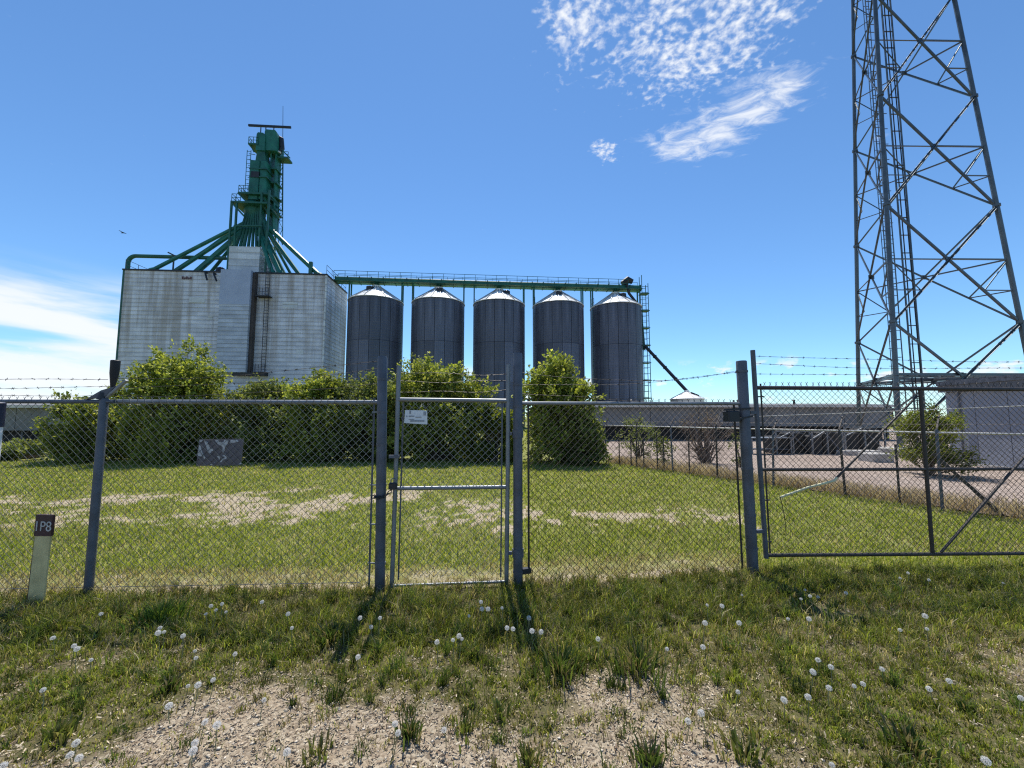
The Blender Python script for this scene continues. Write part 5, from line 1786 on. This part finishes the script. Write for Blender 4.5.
DG = [(0.08, 0.12, 0.028), (0.12, 0.16, 0.035), (0.055, 0.085, 0.024), (0.22, 0.18, 0.10)]
YG = [(0.15, 0.18, 0.04), (0.10, 0.13, 0.03), (0.22, 0.20, 0.08)]
CL = [(410, 736, 'dark spiky weed clump on the bare gravel, left of centre', 90, 0.10, 0.035, DG, False),
      (497, 712, 'small broad leaved weed on the gravel in the centre foreground', 26, 0.09, 0.03, YG, True),
      (465, 728, 'pale green tuft on the gravel between two weeds', 70, 0.07, 0.05, YG, False),
      (638, 670, 'large dark weed clump right of centre at the gravel edge', 190, 0.17, 0.10, DG, False),
      (560, 672, 'tall dark weed clump below the right gate post', 170, 0.19, 0.10, DG, False),
      (530, 762, 'tuft at the bottom edge below the pedestrian gate', 80, 0.09, 0.05, YG, False),
      (650, 762, 'green tuft at the bottom edge right of centre', 100, 0.10, 0.06, DG, False),
      (330, 640, 'dark leafy weed clump in the shadow of the left gate post', 170, 0.12, 0.06, DG, True),
      (515, 620, 'dark grass clump growing around the right gate post foot', 200, 0.17, 0.08, DG, False),
      (382, 606, 'grass clump growing around the left gate post foot', 150, 0.13, 0.05, YG, False),
      (160, 620, 'tall lush grass clump along the left fence foot', 260, 0.17, 0.10, [(0.08, 0.14, 0.025), (0.11, 0.17, 0.03)], False),
      (790, 597, 'dark leafy clump in the shade of the latch post', 160, 0.10, 0.07, DG, True),
      (745, 755, 'leafy green weed at the bottom right of the gravel', 60, 0.10, 0.06, YG, True),
      (170, 690, 'sprawling leafy weed left of the gravel', 90, 0.08, 0.032, DG, True),
      (320, 755, 'sparse tuft on gravel near the bottom edge, left of centre', 60, 0.08, 0.05, YG, False),
      (905, 745, 'dark weed in the right foreground grass', 80, 0.11, 0.07, DG, True),
      (60, 735, 'green tuft in the bottom left corner grass', 110, 0.09, 0.045, YG, False)]
for i, c_ in enumerate(CL):
    clump(*c_, seed=i)

# ------------------------------------------------------------------ dandelion clocks
rg = np.random.default_rng(3)
V, T, C = [], [], []
NB = 84
HR = 0.0175
for k in range(NB):
    zf = 1 - 2 * (k + 0.5) / NB
    a_ = k * 2.39996
    d_ = np.array([math.sqrt(1 - zf * zf) * math.cos(a_), math.sqrt(1 - zf * zf) * math.sin(a_), zf])
    s_ = np.cross(d_, [0.3, 0.5, 0.8])
    s_ /= np.linalg.norm(s_)
    u_ = np.cross(s_, d_)
    R_ = HR * rg.uniform(0.85, 1.08)
    o_ = len(V)
    V += [d_ * 0.003 - s_ * 0.0003, d_ * 0.003 + s_ * 0.0003, d_ * R_]
    T.append((o_, o_ + 1, o_ + 2))
    C += [(0.45, 0.42, 0.36)] * 3
    for q in range(3):
        b_ = q * 2.094 + rg.random()
        e_ = s_ * math.cos(b_) + u_ * math.sin(b_)
        f_ = s_ * math.cos(b_ + 0.9) + u_ * math.sin(b_ + 0.9)
        o_ = len(V)
        V += [d_ * R_ * 0.96, d_ * (R_ + 0.001) + e_ * 0.0046, d_ * (R_ + 0.001) + f_ * 0.0046]
        T.append((o_, o_ + 1, o_ + 2))
        C += [(0.86, 0.86, 0.85)] * 3
seed_me = np_mesh('seed_head', np.array(V), np.array(T), np.array(C))
seed_me.materials.append(M_SEED)
mb = MB()
mb.lathe([(0.001, -0.006), (0.005, -0.003), (0.0055, 0.002), (0.002, 0.006)], 7)
core2 = mb.mesh('receptacle')
core2.materials.append(mat('seed core', (0.20, 0.15, 0.10), 0.8, 0, 0.2, 30.0))
stem_me = []
for k in range(3):
    mb = MB()
    mb.tube([(0.02 * (k - 1), 0.01, -1.0), (0.012 * (k - 1), 0.0, -0.5), (0, 0, 0)], [0.0026, 0.0022, 0.0018], 5)
    sm = mb.mesh('stem')
    sm.materials.append(M_STEM)
    stem_me.append(sm)
DP = [(53, 638), (74, 646), (77, 649), (43, 690), (76, 743), (70, 755), (79, 758), (3, 766), (101, 614), (158, 633), (164, 632), (160, 628), (183, 636), (211, 606), (206, 614), (216, 610), (222, 604), (226, 612),
      (195, 651), (196, 658), (235, 654), (288, 614), (292, 628), (188, 686), (198, 685), (213, 680), (264, 700), (205, 722), (217, 725), (195, 743), (193, 751), (91, 660), (169, 706), (262, 602), (287, 752),
      (360, 618), (371, 627), (358, 657), (469, 616), (481, 602), (488, 609), (482, 609), (502, 608), (507, 628), (513, 629), (529, 618), (532, 631), (541, 632), (437, 642), (459, 636), (462, 639), (453, 640), (598, 639),
      (444, 730), (398, 733), (395, 724), (667, 649), (380, 618), (742, 595), (707, 605), (722, 606), (739, 623), (705, 623), (703, 647), (801, 599), (810, 596), (818, 597), (805, 590), (846, 593), (900, 578), (908, 573),
      (929, 580), (1003, 583), (788, 619), (809, 619), (925, 616), (927, 629), (818, 660), (813, 672), (831, 667), (829, 688), (854, 686), (882, 669), (929, 689), (738, 692), (784, 700), (808, 697), (701, 713), (688, 721),
      (1021, 698), (832, 765), (986, 761), (900, 630), (949, 681), (863, 684)]
for i, (px, py) in enumerate(DP):
    hgt = random.uniform(0.07, 0.14) if py > 650 else random.uniform(0.10, 0.19)
    g_ = ground(px, py, hgt)
    col_ = [n for lim, n in ((90, 'below the cream marker post'), (190, 'below the left line post'), (300, 'below the flaking grey sign'), (420, 'below the left gate post'), (500, 'below the pedestrian gate'),
                             (560, 'below the right gate post'), (690, 'below the short fence panel'), (775, 'below the latch post'), (870, 'below the bent brace rod'), (960, 'below the vehicle gate middle bar'), (2000, 'at the right edge')) if px < lim][0]
    row_ = 'close to the fence foot' if py < 617 else ('in mid foreground grass' if py < 665 else ('in thin grass by the gravel' if py < 715 else 'near the bottom edge'))
    lab = 'white dandelion seed head ' + row_ + ', ' + col_
    dn = thing('dandelion', lab, 'dandelion', (g_.x, g_.y, 0), random.random() * 6.28, 'dandelion clocks in the foreground')
    k = random.uniform(0.55, 0.98) * (0.8 if py < 600 else 1.0)
    h_ = link('seed_head', seed_me, None, dn, loc=(0, 0, hgt))
    h_.scale = (k, k, k * random.uniform(0.92, 1.0))
    h_.rotation_euler = (random.uniform(-.4, .4), random.uniform(-.4, .4), random.random() * 6)
    link('receptacle', core2, None, dn, loc=(0, 0, hgt))
    s_ = link('stem', stem_me[i % 3], None, dn, loc=(0, 0, hgt))
    s_.scale = (1, 1, hgt + 0.01)

# ------------------------------------------------------------------ a bird far off, left of the head tower
bp = at(123, 233, 50)
mb = MB()
mb.tube([(-0.28, 0, 0), (-0.1, 0, 0.03), (0.1, 0, 0.03), (0.25, 0, 0.0)], [0.02, 0.07, 0.07, 0.02], 6)
mb.poly([(-0.02, 0, 0.05), (0.12, 0, 0.05), (0.02, 0.45, 0.12), (-0.10, 0.48, 0.12), (-0.02, 0, 0.03), (0.12, 0, 0.03), (0.02, 0.45, 0.10), (-0.10, 0.48, 0.10)], [(0, 1, 2, 3), (7, 6, 5, 4), (0, 4, 5, 1), (1, 5, 6, 2), (2, 6, 7, 3)])
mb.poly([(-0.02, 0, 0.05), (0.12, 0, 0.05), (0.02, -0.45, 0.12), (-0.10, -0.48, 0.12), (-0.02, 0, 0.03), (0.12, 0, 0.03), (0.02, -0.45, 0.10), (-0.10, -0.48, 0.10)], [(3, 2, 1, 0), (4, 5, 6, 7), (1, 5, 4, 0), (2, 6, 5, 1), (3, 7, 6, 2)])
bo = mb.build('bird', M_BLACK)
bo.location = bp
tag(bo, 'tiny dark bird flying in the blue sky left of the green head tower', 'bird')
